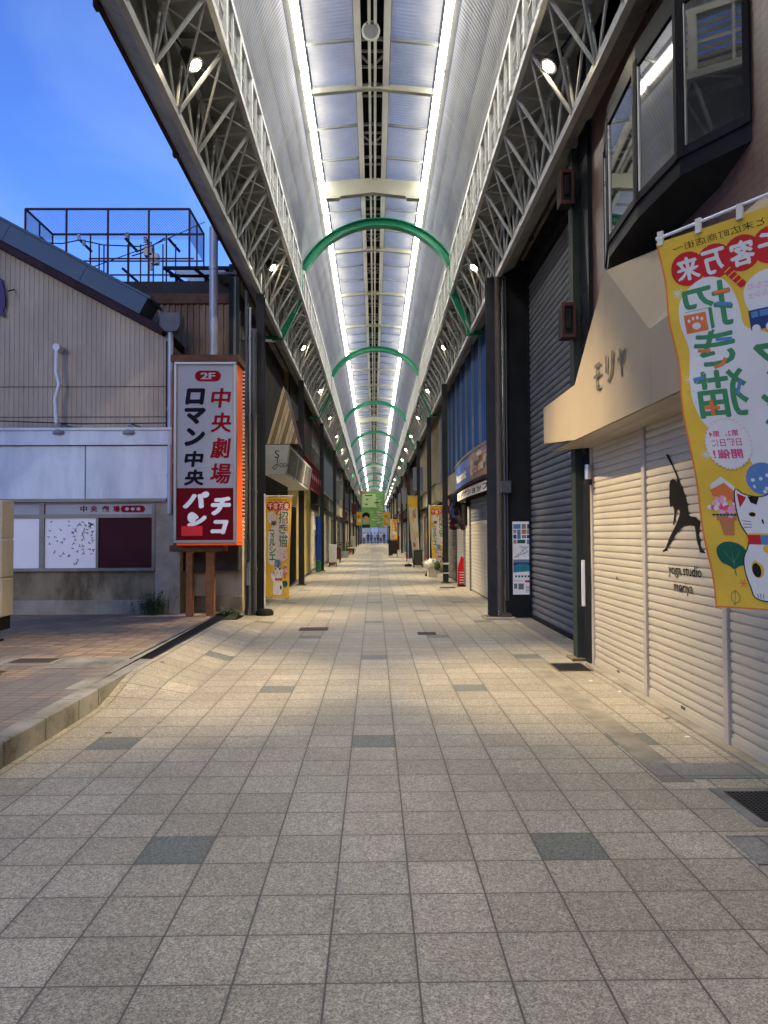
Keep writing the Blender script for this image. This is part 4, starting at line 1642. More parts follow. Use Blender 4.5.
def banner_design(detail=True):
    F = lambda u, v, o=0.0: V((u, v, o))
    g = MB('cloth_yellow')
    g.rect(F, 0, 0, .6, 1.8, 0)
    g.M('print_orange')
    g.rect(F, 0, 0, .6, .008, .0008)
    g.rect(F, .592, .01, .6, 1.79, .0008)
    g.M('print_black')
    g.text(F, 'せと末広町商店街〜', .30, 1.745, .46, .035, .001, bold=-.005)
    # four overlapping red discs with the greeting
    for i, ch in enumerate('千客万来'):
        cx = .115 + i * .122
        g.M('print_red')
        g.disc(F, cx, 1.635, .080, .082, .0010 + i * .00005, 22)
    for i, ch in enumerate('千客万来'):
        cx = .115 + i * .122
        g.M('cloth_white')
        for dx, dz in ((-.004, 0), (.004, 0), (0, -.004), (0, .004)):
            g.text(F, ch, cx + dx, 1.635 + dz, .100, .108, .0016 + dx * .02 + dz * .03)
    # star sparkles
    for (x, y) in ((.545, 1.53), (.06, 1.5), (.53, .73), (.525, .28), (.10, .9), (.55, 1.1)):
        for a in range(0, 180, 45):
            c_, s_ = math.cos(R(a)) * .022, math.sin(R(a)) * .022
            g.M('cloth_pale')
            g.stroke(F, [(x - c_, y - s_), (x + c_, y + s_)], .005, .0009 + a * .000002)
    # two column cloud
    cl = smooth_blob([(.33, 1.54), (.43, 1.572), (.53, 1.50), (.55, 1.38), (.535, 1.25), (.55, 1.12), (.545, .98), (.50, .86), (.42, .80), (.36, .80),
                      (.35, .72), (.30, .62), (.20, .57), (.10, .60), (.055, .70), (.06, .85), (.05, 1.0), (.06, 1.14), (.12, 1.22), (.2, 1.27), (.27, 1.31), (.283, 1.43)][::-1])
    g.M('print_orange')
    g.poly(F, grow(cl, -.010), .0012)
    g.M('cloth_white')
    g.poly(F, cl, .0016)
    cl2 = smooth_blob([(.05, 1.42), (.09, 1.52), (.18, 1.53), (.25, 1.47), (.24, 1.37), (.17, 1.32), (.09, 1.34)][::-1])
    g.M('cloth_white')
    g.poly(F, cl2, .0011)
    # small red lines of text in the second cloud
    g.M('print_ltpink')
    g.text(F, 'せともの', .17, 1.475, .12, .028, .002)
    g.text(F, '・マルシェ', .17, 1.435, .13, .026, .002)
    # sausage
    g.M('print_red')
    g.stroke(F, [(.255, 1.50), (.315, 1.585)], .034, .002)
    g.disc(F, .255, 1.50, .017, .017, .0021, 12)
    g.disc(F, .315, 1.585, .017, .017, .0021, 12)
    g.M('cloth_yellow')
    for k in range(4):
        t = .12 + k * .25
        x, y = .255 + .06 * t, 1.5 + .085 * t
        g.stroke(F, [(x - .012, y + .012), (x + .014, y - .004)], .005, .0025)
    # little van
    g.M('print_navy')
    g.fbox(F, .14, 1.28, .245, 1.37, .0018, .0020)
    g.M('print_blue')
    g.rect(F, .152, 1.335, .20, 1.362, .0023)
    g.rect(F, .206, 1.335, .235, 1.362, .0023)
    g.M('cloth_white')
    g.disc(F, .165, 1.285, .018, .018, .0024, 12)
    g.disc(F, .222, 1.285, .018, .018, .0024, 12)
    # big brush characters, right hand column then left
    for ch, cy, hh, ww in (('招', 1.435, .21, .215), ('き', 1.235, .17, .185), ('猫', 1.015, .22, .225)):
        g.M('print_green')
        for dx, dz in ((-.0035, 0), (.0035, 0), (0, -.0035), (0, .0035)):
            g.text(F, ch, .415 + dx, cy + dz, ww, hh, .002 + dx * .01 + dz * .02)
    g.M('cloth_white')
    g.rect(F, .415, 1.315, .535, 1.425, .0023)
    g.M('print_orange')
    g.rect(F, .428, 1.322, .528, 1.412, .0026)
    g.M('cloth_white')
    g.disc(F, .478, 1.352, .020, .017, .0030, 14)
    for k in range(4):
        g.disc(F, .449 + k * .0195, 1.382 + (.008 if k in (1, 2) else 0), .0065, .009, .0030, 10)
    for pts, m in (([(.315, 1.485), (.375, 1.488)], 'print_orange'), ([(.315, 1.42), (.37, 1.437)], 'print_blue'),
                   ([(.335, 1.262), (.40, 1.27)], 'print_blue'), ([(.44, 1.225), (.49, 1.232)], 'print_orange'),
                   ([(.375, 1.175), (.39, 1.15), (.425, 1.142)], 'print_orange'), ([(.49, 1.10), (.53, 1.095)], 'print_blue'), ([(.325, 1.06), (.345, 1.01)], 'print_blue'),
                   ([(.435, .95), (.495, .955)], 'print_orange'), ([(.466, .985), (.464, .92)], 'print_orange')):
        g.M(m)
        g.stroke(F, pts, .016, .0030)
    for ch, cy, hh in (('マ', 1.14, .14), ('ル', .99, .14), ('シ', .85, .13), ('ェ', .72, .10)):
        g.M('print_green')
        for dx, dz in ((-.006, 0), (.006, 0), (0, -.005), (0, .005)):
            g.text(F, ch, .17 + dx, cy + dz, .15, hh, .002 + dx * .01 + dz * .02, bold=.003)
    g.M('print_blue')
    g.stroke(F, [(.12, 1.10), (.15, 1.085)], .014, .003)
    g.M('print_orange')
    g.stroke(F, [(.20, .93), (.225, .945)], .014, .003)
    g.stroke(F, [(.13, .82), (.15, .81)], .014, .003)
    # round badge
    bx, by = .425, .775
    g.M('print_orange')
    g.poly(F, [(bx + (.105 if i % 2 else .094) * math.cos(math.pi * i / 36), by + (.125 if i % 2 else .113) * math.sin(math.pi * i / 36)) for i in range(72)], .0031)
    g.M('cloth_white')
    g.poly(F, [(bx + (.103 if i % 2 else .095) * math.cos(math.pi * i / 36), by + (.122 if i % 2 else .112) * math.sin(math.pi * i / 36)) for i in range(72)], .0034)
    g.M('print_pink')
    g.text(F, '第2、第4', bx + .01, by + .052, .13, .030, .0038, bold=.02)
    g.text(F, '日曜日に', bx + .005, by + .008, .13, .036, .0038, bold=.015)
    g.text(F, '開催！', bx + .008, by - .045, .13, .046, .0038, bold=.03)
    # tofu / dish
    g.M('cloth_white')
    g.poly(F, [(.43, .575), (.485, .625), (.54, .585), (.535, .56), (.48, .535), (.435, .55)], .002)
    g.M('print_orange')
    g.poly(F, [(.43, .548), (.475, .595), (.54, .562), (.535, .535), (.485, .505), (.436, .525)], .0023)
    # flower pot
    g.M('print_terra')
    g.poly(F, [(.45, .43), (.52, .43), (.508, .345), (.462, .345)], .002)
    g.rect(F, .442, .415, .528, .437, .0022)
    rr = random.Random(9)
    for i in range(46):
        a, d = rr.random() * 6.28, math.sqrt(rr.random())
        g.M(['print_ltpink', 'print_pink', 'print_ltpink', 'cloth_white'][i % 4])
        g.disc(F, .485 + .068 * d * math.cos(a), .48 + .045 * d * math.sin(a), .012, .012, .0024 + i * .00003, 7, rr.random())
    g.M('print_dkgreen')
    for i in range(8):
        g.disc(F, .43 + i * .0155, .443, .008, .006, .0041, 6)
    # broad leaf
    g.M('print_dkgreen')
    g.poly(F, smooth_blob([(.485, .315), (.52, .31), (.55, .285), (.555, .25), (.54, .215), (.51, .20), (.49, .185), (.465, .20), (.435, .21), (.42, .245), (.425, .28), (.45, .305)][::-1], 3), .002)
    g.stroke(F, [(.488, .19), (.486, .155)], .004, .002)
    g.M('print_green')
    g.stroke(F, [(.487, .2), (.486, .30)], .004, .0024)
    for q in (-1, 1):
        g.stroke(F, [(.487, .215), (.487 + q * .035, .27)], .003, .0026)
    # starfish and line leaf
    g.M('print_orange')
    for k in range(6):
        g.stroke(F, [(.46, .12), (.46 + .018 * math.cos(k * 1.047), .12 + .02 * math.sin(k * 1.047))], .005, .002 + k * .00005)
    g.M('print_green')
    lf = [(.50, .085), (.52, .07), (.525, .045), (.512, .02), (.487, .035), (.483, .06)]
    g.stroke(F, lf + [lf[0]], .0035, .002)
    g.stroke(F, [(.50, .085), (.512, .012)], .003, .002)
    # blue spotted bowl
    g.M('print_blue')
    g.poly(F, smooth_blob([(.24, .66), (.30, .685), (.355, .66), (.375, .60), (.345, .55), (.29, .535), (.24, .55), (.22, .60)][::-1], 3), .002)
    g.M('cloth_white')
    for (x, y) in ((.345, .605), (.32, .58), (.29, .565), (.27, .59), (.31, .61), (.34, .575), (.30, .55), (.265, .56), (.25, .60), (.28, .625)):
        g.disc(F, x, y, .0085, .0085, .0024, 8)
    # beckoning cat
    cat = smooth_blob([(.43, .56), (.40, .54), (.345, .525), (.30, .53), (.24, .56), (.225, .50), (.22, .44), (.225, .38), (.20, .43), (.15, .45), (.13, .40), (.16, .33), (.20, .28), (.195, .18), (.19, .08), (.22, .045),
                       (.30, .05), (.37, .045), (.415, .06), (.425, .10), (.44, .17), (.435, .24), (.41, .29), (.40, .34), (.425, .40), (.435, .48)], 3)
    g.M('print_black')
    g.poly(F, grow(cat, .005), .0042)
    g.M('cloth_white')
    g.poly(F, cat, .0046)
    g.M('print_red')
    g.poly(F, [(.425, .545), (.385, .525), (.42, .475)], .005)
    g.poly(F, [(.24, .545), (.275, .522), (.24, .475)], .005)
    g.fbox(F, .245, .305, .405, .35, .0048, .005)
    g.M('print_blue')
    g.rect(F, .30, .305, .35, .35, .0053)
    g.M('cloth_yellow')
    g.disc(F, .325, .285, .022, .022, .0055, 14)
    g.rect(F, .245, .35, .405, .358, .0053)
    g.M('print_black')
    g.poly(F, [(.38, .53), (.33, .525), (.345, .49), (.37, .50)], .0052)
    for x in (.37, .285):
        g.disc(F, x, .445, .014, .010, .0052, 12)
        g.M('cloth_yellow')
        g.disc(F, x, .445, .017, .013, .0050, 12)
        g.M('print_black')
    g.stroke(F, [(.33, .42), (.328, .405)], .008, .0052)
    for q in (-1, 1):
        for k in range(3):
            g.stroke(F, [(.33 + q * .05, .41 - k * .012), (.33 + q * .085, .416 - k * .016)], .003, .0052)
    g.M('cloth_yellow')
    g.disc(F, .385, .19, .028, .042, .0050, 16)
    g.M('print_black')
    g.disc(F, .39, .185, .020, .034, .0053, 16)
    for x in (.25, .39):
        for k in range(3):
            g.stroke(F, [(x - .012 + k * .012, .055), (x - .012 + k * .012, .075)], .003, .0053)
    g.stroke(F, [(.32, .06), (.32, .14)], .003, .0053)
    return g


BANNER = banner_design()


def plain_design(seed=3):
    F = lambda u, v, o=0.0: V((u, v, o))
    g = MB('cloth_pale')
    g.rect(F, 0, 0, .6, 1.8, 0)
    rr_ = random.Random(seed)
    g.M('cloth_yellow')
    g.rect(F, 0, 1.5, .6, 1.8, .001)
    for i in range(14):
        g.M(['wood_pale', 'print_ltpink', 'photo_tan', 'cloth_yellow', 'wood_mid'][i % 5])
        g.disc(F, .1 + .4 * rr_.random(), .15 + 1.3 * rr_.random(), .05 + .06 * rr_.random(), .05 + .06 * rr_.random(), .0012 + i * .0002, 9)
    return g


PLAIN = plain_design()


def banner_cloth(name, fn, parent, step=.05, BANNER=BANNER):
    """lay the printed design on a waving cloth: fn(u, v, o) in metres on the cloth"""
    bm = bmesh.new()
    lay = {}
    vs = [bm.verts.new(p) for p in BANNER.v]
    for f, mi in zip(BANNER.f, BANNER.mi):
        try:
            q = bm.faces.new([vs[i] for i in f])
            q.material_index = mi
        except ValueError:
            pass
    for ax, mx in ((0, .6), (1, 1.8)):
        k = step
        while k < mx - 1e-4:
            co = V((k, 0, 0)) if ax == 0 else V((0, k, 0))
            no = V((1, 0, 0)) if ax == 0 else V((0, 1, 0))
            bmesh.ops.bisect_plane(bm, geom=bm.verts[:] + bm.edges[:] + bm.faces[:], dist=1e-6, plane_co=co, plane_no=no)
            k += step
    org = parent_origin(parent)
    for v in bm.verts:
        v.co = fn(v.co.x, v.co.y, v.co.z) - org
    me = bpy.data.meshes.new(name)
    bm.to_mesh(me)
    bm.free()
    for m in BANNER.mats:
        me.materials.append(m)
    o = bpy.data.objects.new(name, me)
    col.objects.link(o)
    o.parent = parent
    return o


# the near banner, seen from its back so that the print reads mirrored
TL, TR, BL, BR = V((1.75, 3.07, 0)), V((1.362, 3.58, 0)), V((2.05, 3.20, 0)), V((1.556, 3.45, 0))
TZL, TZR = 2.835, 2.835
nb = thing('yellow_banner', (1.9, 3.12, 0), 'large yellow banner at the right edge, seen from the back with its writing mirrored', 'banner')


def near_fn(u, v, o):
    s, t = u / .6, v / 1.8
    top = TL.lerp(TR, s)
    bot = BL.lerp(BR, s)
    p = bot.lerp(top, t)
    p.z = 1.10 + (.02 * (s)) * (1 - t) - .02 * (1 - t) + (2.83 - 1.10) * t
    nrm = (TR - TL).lerp(BR - BL, 1 - t).normalized()
    nrm = V((-nrm.y, nrm.x, 0))
    if nrm.y > 0:
        nrm = -nrm
    wave = .012 * math.sin(t * 9 + s * 4) * (1 - abs(2 * t - 1) * .5) + .02 * (1 - t) * math.sin(s * 5 + 1) + .006 * math.sin(t * 31 + s * 3) * (s ** 3)
    p.x += .010 * math.sin(t * 22) * (s ** 4) * .6
    return p + nrm * (o + wave)


banner_cloth('cloth', near_fn, nb)
g = MB('white_paint')
d = (TR - TL).normalized()
zt2 = 2.872
g.tube(TR - d * .02 + V((0, 0, zt2 - .02)), TL - d * .30 + V((0, 0, zt2 + .03)), .0075, 10)
g.tube(TR - d * .03 + V((0, 0, zt2 - .022)), TR + d * .0 + V((0, 0, zt2 - .02)), .010, 10)
pb_ = TL - d * .16
g.tube((pb_.x, pb_.y, 0), (pb_.x, pb_.y, 2.95), .012, 12)
g.build('pole', parent=nb, smooth=True)
g = MB('cloth_pale')
for s_ in (.02, .32, .62, .92):
    q = TR.lerp(TL, s_) + V((0, 0, zt2))
    F = frame(q + V((0, -.012, -.07)), d, (0, 0, 1))
    g.fbox(F, -.014, 0.01, .014, .078, -.002, .010)
g.build('loops', parent=nb)
g = MB('black_steel')
g.bell((pb_.x, pb_.y, 0), [(.17, 0), (.17, .05), (.14, .09), (.03, .11)], 24)
g.build('base', parent=nb, smooth=True)


def nobori(name, x, y, w, h, z0, rot, label, design=None, polex=0, sway=0.0, narrow=1.0, step=.09, foot=0):
    t = thing(name, (x, y, 0), label, 'banner', 'yellow banners along the arcade')
    c_, s_ = math.cos(rot), math.sin(rot)
    U = V((c_, s_, 0))
    N = V((s_, -c_, 0))

    def fn(u, v, o):
        a, b = u / .6, v / 1.8
        k = a * w * (1 - (1 - b) * (1 - narrow))
        return V((x, y, z0)) + U * (k + sway * (1 - b) ** 1.5) + V((0, 0, b * h - .03 * a * (1 - b))) + N * (o * 1.5 + .015 + .03 * math.sin(b * 6 + a * 5) * (a if polex == 0 else 1 - a))
    banner_cloth('cloth', fn, t, step, design or BANNER)
    g = MB('white_paint')
    px_ = V((x, y, 0)) + U * (w * polex - (.015 if polex == 0 else -.015))
    g.tube((px_.x, px_.y, 0), (px_.x, px_.y, z0 + h + .06), .012, 10)
    a = V((px_.x, px_.y, z0 + h + .02))
    g.tube(a, a + U * (w + .03) * (1 if polex == 0 else -1), .007, 8)
    g.build('pole', parent=t, smooth=True)
    g = MB('cloth_pale')
    for k in (.05, .5, .95):
        q = V((x, y, z0 + h)) + U * w * k
        g.box(q.x - .015, q.y - .02, q.z - .03, q.x + .015, q.y + .012, q.z + .035)
    g.build('loops', parent=t)
    g = MB('black_steel')
    g.bell((px_.x, px_.y, 0), [(.16, 0), (.16, .06), (.13, .10), (.03, .12)], 20)
    g.build('base', parent=t, smooth=True)
    return t


a = at(265.5, 597, 13.7)
b = at(292, 497, 13.7)
nobori('yellow_banner', a.x, 13.7, b.x - a.x, b.z - a.z, a.z, 0.0, 'upright yellow banner with a cat on a white pole beside the first left column', narrow=.88)

# ------------------------------------------------------------------ left row of shops
def building(s, y0, y1, h, m, label, name='shop_building', x=2.5, depth=7):
    t = thing(name, (s * (x + .1), (y0 + y1) / 2, 0), label, 'building', 'shop buildings lining the arcade')
    g = MB(m)
    g.box(s * (x + .0), y0, 0, s * (x + depth), y1, h)
    g.build('wall', parent=t)
    return t


def side_frame(s, y0, y1, x):
    """u runs left to right as seen from the street, v up, normal to the street"""
    if s < 0:
        return frame((s * x, y0, 0), (0, 1, 0), (0, 0, 1))
    return frame((s * x, y1, 0), (0, -1, 0), (0, 0, 1))


# first left shop : timber boarded front over a metal sign box
L1 = building(-1, 14.25, 21.9, 6.25, 'wall_dark', 'left shop with chevron timber boards above a pale metal signboard and slatted shutter', x=2.62)
g = MB('shutter_cream')
F = side_frame(-1, 14.3, 21.9, 2.60)
g.M('shutter_cream')
slats(g, F, 3.2, 2.5, .08, .015, u0=3.6)
g.build('shutter', parent=L1)
g = MB('wood_mid')
for i in range(14):
    g.fbox(F, .3 + i * .23, .1, .3 + i * .23 + .22, 2.7, .0, .02)
g.build('timber_door', parent=L1)
# timber gable : planks laid as chevrons on a projecting wedge
g = MB()
bl, br, ap = at(267, 444, 15.9), at(298, 444, 15.9), at(283.5, 386, 15.9)
rr = random.Random(4)
F = FD(15.9)
np_ = 9
Lv = (ap.x - bl.x, ap.z - bl.z)
for i in range(np_):
    t0_, t1_ = i / np_, (i + .84) / np_
    P0, P1 = (bl.x + (br.x - bl.x) * t0_, bl.z), (bl.x + (br.x - bl.x) * t1_, bl.z)
    g.M(['wood_pale', 'wood_mid', 'wood_pale'][i % 3])
    g.prism(F, [P0, P1, (P1[0] + Lv[0] * (1 - t1_), P1[1] + Lv[1] * (1 - t1_)), (P0[0] + Lv[0] * (1 - t0_), P0[1] + Lv[1] * (1 - t0_))], 0, .012 + .012 * rr.random())
g.M('wood_mid')
g.M('eave_dark')
g.prism(F, [(bl.x, bl.z), (br.x, br.z), (ap.x, ap.z)], -1.1, -.002)
g.build('timber_boards', parent=L1)
# metal sign box with logo
sgb = thing('metal_signboard', (-2.1, 19, 2.7), 'pale weathered metal signboard box with black lettering under the timber boards on the left', 'signboard')
ys0, ys1 = 15.75, 21.5
g = MB('sign_metal')
pr = [(-2.6, 2.70), (-1.86, 2.70), (-1.76, 3.32), (-2.6, 3.32)]
vs = [(x, ys0, z) for x, z in pr] + [(x, ys1, z) for x, z in pr]
g.add(vs, [(0, 1, 2, 3), (7, 6, 5, 4), (1, 5, 6, 2), (2, 6, 7, 3)])
g.M('white_paint')
g.add([(pr[0][0], ys0, 2.70), (pr[1][0], ys0, 2.70), (pr[1][0], ys1, 2.70), (pr[0][0], ys1, 2.70)], [(0, 3, 2, 1)])
cab = bevel(g.build('cabinet', parent=sgb), .008)
g = MB('ink')
F = FD(ys0)
c = at(277, 459, ys0)
g.text(F, 'S', c.x, c.z + .10, .10, .16, .004)
g.stroke(F, [(c.x + .01, c.z + .03), (c.x + .0, c.z - .17), (c.x - .05, c.z - .22), (c.x - .09, c.z - .18), (c.x - .03, c.z - .12), (c.x + .03, c.z - .13)], .014, .004)
g.text(F, 'IDEA', c.x + .14, c.z - .13, .2, .085, .004)
F = frame((-1.86, ys0, 2.70), (0, 1, 0), (.10, 0, .62))
g.M('metal_sheet')
rr = random.Random(12)
g.M('shutter_dark')
for u0, u1 in ((.3, 1.9), (2.15, 3.6), (4.0, 5.4)):
    g.fbox(F, u0, .1, u1, .9, .0, .012)
g.M('metal_sheet')
for u0, u1 in ((.3, 1.9), (2.15, 3.6), (4.0, 5.4)):
    for k in range(9):
        u = u0 + .1 + (u1 - u0 - .2) * rr.random()
        v = .2 + .55 * rr.random()
        g.stroke(F, [(u, v), (u + rr.uniform(-.12, .12), v + rr.uniform(-.12, .18))], .03, .014 + k * .0004)
g.M('ink')
g.build('lettering', parent=cab)

g = MB('white_paint')
g.tube((-2.5, 14.4, 5.2), (-2.3, 17.5, 5.95), .03, 8)
g.M('bright_red')
g.bell((-2.28, 14.6, 4.02), [(.02, 0), (.07, .03), (.07, .14), (.02, .18)], 14)
tag(g.build('red_alarm_lamp', loc=(-2.28, 14.6, 4.02)), 'small red alarm lamp with a white stay beside the first left column', 'alarm lamp')

# second left shop : yellowish wall, red lattice signs
L2 = building(-1, 22.0, 29.6, 6.3, 'yellow_wall', 'left shop with a stained yellow wall below red lattice panels')
g = MB('black_void')
F = side_frame(-1, 22.0, 29.6, 2.49)
g.fbox(F, .3, .0, 2.1, 2.3, -.1, .005)
g.M('wall_dark')
g.fbox(F, 0, 3.75, 7.6, 6.3, 0, .05)
g.build('dark_opening', parent=L2)
g = MB('wall_red')
F = side_frame(-1, 23.2, 31.5, 2.2)
zlo, zhi = 3.02, 3.95
for k in range(22):
    u = 8.3 * k / 21
    g.fbox(F, u - .025, zlo, u + .025, zhi, 0, .04)
    if k < 21:
        g.stroke(F, [(u, zlo), (u + .39, zhi)], .05, .02)
        g.stroke(F, [(u, zhi), (u + .39, zlo)], .05, .022)
for z in (zlo, (zlo + zhi) / 2, zhi):
    g.fbox(F, 0, z - .03, 8.3, z + .03, .0, .045)
g.M('print_ltpink')
for k in range(9):
    g.disc(F, .6 + k * .9, (zlo + zhi) / 2, .12, .14, .05, 8)
g.M('wall_red')
g.fbox(F, -.0, 4.55, .9, 4.95, -.6, .0)
g.build('red_lattice_panel', parent=L2)
g = MB('blue_plastic')
c = at(318.5, 560, 29.5)
g.tube((c.x, 29.5, .45), (c.x, 29.5, 2.15), .10, 14)
g.M('print_green')
g.tube((c.x, 29.5, 0), (c.x, 29.5, .44), .10, 14)
tag(g.build('blue_pillar_wrap', loc=(c.x, 29.5, 0), smooth=True), 'bright blue pillar wrap with a green foot before the third left column', 'pillar wrap')

# ------------------------------------------------------------------ right side, near : cream shutter studio
XW = 2.40
MR = thing('studio_building', (2.6, 5, 0), 'brown tiled yoga studio building with cream roller shutters and a bay window above', 'building')
g = MB('brown_tile')
g.box(XW + .03, -6, 2.42, 9, 8.30, 9.5)
g.build('tiled_wall', parent=MR)
g = MB('black_tile')
g.box(XW - .02, 8.26, 0, 2.9, 8.62, 9.2)
g.box(2.9, 8.3, 0, 9, 8.62, 9.5)
g.build('black_end_wall', parent=MR)
g = MB('black_void')
g.box(XW + .1, -6, 0, 9, 8.26, 2.42)
g.build('interior', parent=MR)
Fy = lambda y: frame((XW, y, 0), (0, -1, 0), (0, 0, 1))     # u = y - Y
posts = [8.24, 6.64, 5.12, 3.60, 2.08, .56]
labs = ['cream shutter farthest from the camera, next to the dark column', 'cream shutter with the black yoga figure', 'cream shutter behind the yellow banner', 'nearest shutter', 'shutter', 'shutter']
for i in range(len(posts) - 1):
    ya, yb = posts[i], posts[i + 1]
    F = Fy(ya)
    g = MB('shutter_cream')
    slats(g, F, ya - yb, 2.40, .066, .013, v0=.04)
    g.fbox(F, 0.02, .02, ya - yb - .02, .07, -.01, .02)
    sh = g.build('roller_shutter', parent=MR)
    g = MB('pipe_dark')
    w_ = ya - yb
    g.fbox(F, w_ * .5 - .035, .075, w_ * .5 + .035, .098, .012, .018)
    g.build('handle', parent=sh)
    g = MB('pipe_dark')
    g.disc(F, w_ * .5, 1.0, .028, .016, .016, 14)
    g.build('lock', parent=sh)
    for f_ in (.25, .68):
        g = MB('shutter_post')
        g.fbox(F, w_ * f_, .66, w_ * f_ + .09, .672, .012, .018)
        g.build('grip', parent=sh)
for i, yq in enumerate(posts):
    g = MB('shutter_post')
    wd = .075 if i else .05
    g.box(XW - .035, yq - wd / 2, 0.0, XW + .06, yq + wd / 2, 2.40)
    bevel(g.build('shutter_post', parent=MR), .006)
# roll box under the fascia
g = MB('shutter_post')
F = frame((0, 8.26, 0), (1, 0, 0), (0, 0, 1), (0, -1, 0))
prof = [(2.46, 2.36), (XW - .05, 2.38), (2.22, 2.40), (2.12, 2.47), (2.09, 2.56), (2.11, 2.62), (2.46, 2.62)]
g.prism(F, prof, 0, 14)
g.build('roller_housing', parent=MR, smooth=True)
# yoga figure and words on the second shutter
yoga_px = [(115, 243), (125, 240), (139, 268), (152, 300), (166, 330), (174, 352), (178, 366), (186, 384), (196, 410), (204, 436), (210, 462), (215, 490), (217, 514), (232, 519), (250, 522), (262, 536), (268, 552),
           (263, 575), (262, 600), (268, 628), (271, 654), (280, 668), (291, 678), (289, 682), (266, 679), (263, 660), (254, 632), (249, 606), (247, 582), (243, 562), (222, 558), (198, 562), (182, 572), (166, 590),
           (148, 618), (136, 640), (124, 656), (121, 671), (102, 677), (100, 672), (113, 660), (126, 626), (138, 598), (150, 575), (164, 546), (173, 522), (178, 500), (172, 486), (166, 490), (160, 508), (158, 535),
           (152, 556), (146, 556), (150, 530), (153, 505), (151, 484), (144, 470), (139, 478), (133, 472), (130, 440), (131, 405), (130, 378), (134, 360), (144, 351), (155, 354), (163, 364), (166, 350), (156, 325), (140, 290), (124, 262)]
F = frame((XW - .016, 0, 0), (0, -1, 0), (0, 0, 1))
g = MB('ink')
pts = []
for (x, y) in yoga_px:
    q = on_x(640 + x / 4.453, 400 + y / 4.453, XW - .016)
    pts.append((-q.y, q.z))
bmt = pts
g.poly(F, pts, .0)
for txt_, cx, cy, w_ in (('yoga studio', 684.3, 572, None), ('moriya', 683.2, 589, None)):
    q = on_x(cx, cy, XW - .016)
    g.text(F, txt_, -q.y, q.z, .62 if 'studio' in txt_ else .36, .105 if 'studio' in txt_ else .10, .002, bold=.006)
me = g.build('yoga_print', parent=MR)
# black fins between shutter and column
g = MB('white_paint')
q = at(583, 583, 8.25)
g.box(q.x - .015, 8.235, q.z - .25, q.x + .018, 8.255, q.z + .25)
tag(g.build('name_plate', loc=(q.x, 8.24, q.z)), 'thin vertical white plate on the black end wall beside the shutters', 'name plate')
g = MB('chrome_edge')
q = at(588, 472, 8.2)
g.tube((q.x, 8.2, q.z - .08), (q.x, 8.2, q.z + .08), .035, 14)
g.M('black_steel')
g.tube((q.x, 8.2, q.z - .14), (q.x, 8.2, q.z - .08), .042, 14)
tag(g.build('sensor_lamp', loc=(q.x, 8.2, q.z)), 'small round sensor lamp at the top of the black end wall', 'lamp')
# fascia with pediment
fa = MB('fascia_tan')
XF = 2.02
def ff(y, z):
    lean = max(0.0, z - 2.93) * .05
    return V((XF + lean, y, z))
zb_, zt_ = 2.385, 2.93
near = -5.0
segs = [8.86, 8.72, 7.02, 5.47, near]
def panel(g, pts, th=.03):
    """flat panel with thickness towards the wall"""
    vs = [V(p) for p in pts]
    bk = [p + V((th, 0, 0)) for p in vs]
    n = len(vs)
    g.add(vs + bk, [tuple(range(n)), tuple(range(2 * n - 1, n - 1, -1))] + [(i, (i + 1) % n, n + (i + 1) % n, n + i) for i in range(n)])
gp = .010
PK = (6.62, 3.77)
def ped(y):
    return zt_ + (PK[1] - zt_) * ((7.55 - y) / (7.55 - PK[0]) if y > PK[0] else (y - 5.47) / (PK[0] - 5.47))
panel(fa, [ff(8.95, zb_ + .13), ff(8.95, zt_), ff(7.55 + gp, zt_), ff(7.55 + gp, zb_)])
panel(fa, [ff(7.55, zb_), ff(7.55, zt_), ff(PK[0] + gp, PK[1]), ff(PK[0] + gp, zb_)])
panel(fa, [ff(PK[0], zb_), ff(PK[0], PK[1]), ff(5.47 + gp, zt_), ff(5.47 + gp, zb_)])
y = 5.47
while y > near:
    panel(fa, [ff(y, zb_), ff(y, zt_), ff(y - 1.4 + gp, zt_), ff(y - 1.4 + gp, zb_)])
    y -= 1.4
bevel(fa.build('fascia', parent=MR), .004)
fa = MB('fascia_tan')
# sloped top behind the pediment and the level part
fa.add([ff(*PK), ff(5.47, zt_), V((2.44, 5.0, 3.55)), V((2.44, 6.3, 3.86))], [(0, 1, 2, 3)])
fa.add([ff(5.47, zt_), ff(near, zt_), V((2.44, near, 3.55)), V((2.44, 5.0, 3.55))], [(0, 1, 2, 3)])
fa.add([ff(*PK), ff(7.55, zt_), V((2.44, 8.2, 3.3)), V((2.44, 6.9, 3.8)), V((2.44, 6.3, 3.86))], [(0, 1, 2, 3, 4)])
fa.add([ff(7.55, zt_), ff(8.95, zt_), V((2.44, 8.6, 3.0)), V((2.44, 8.2, 3.3))], [(0, 1, 2, 3)])
fa.box(XF + .03, 8.90, zb_ + .13, 2.44, 8.95, zt_)
fa.M('shutter_post')
fa.quad((XF + .03, near, zb_ + .01), (XF + .03, 8.78, zb_ + .01), (2.46, 8.3, zb_ + .01), (2.46, near, zb_ + .01))
fa.build('fascia_hood', parent=MR)
g = MB('ink_brown')
F = lambda u, v, o=0.0: V((XF - .002 - o + max(0, v - 2.93) * .05, -u, v))
for ch, cx, cy in (('モ', 597.5, 377), ('リ', 609.5, 367.5), ('ヤ', 622, 361.5)):
    q = on_x(cx, cy, XF)
    for dx in (-.006, .006):
        g.text(F, ch, -q.y + dx, q.z, .20, .25, .003 + dx * .05, bold=.006)
g.build('fascia_lettering', parent=MR)

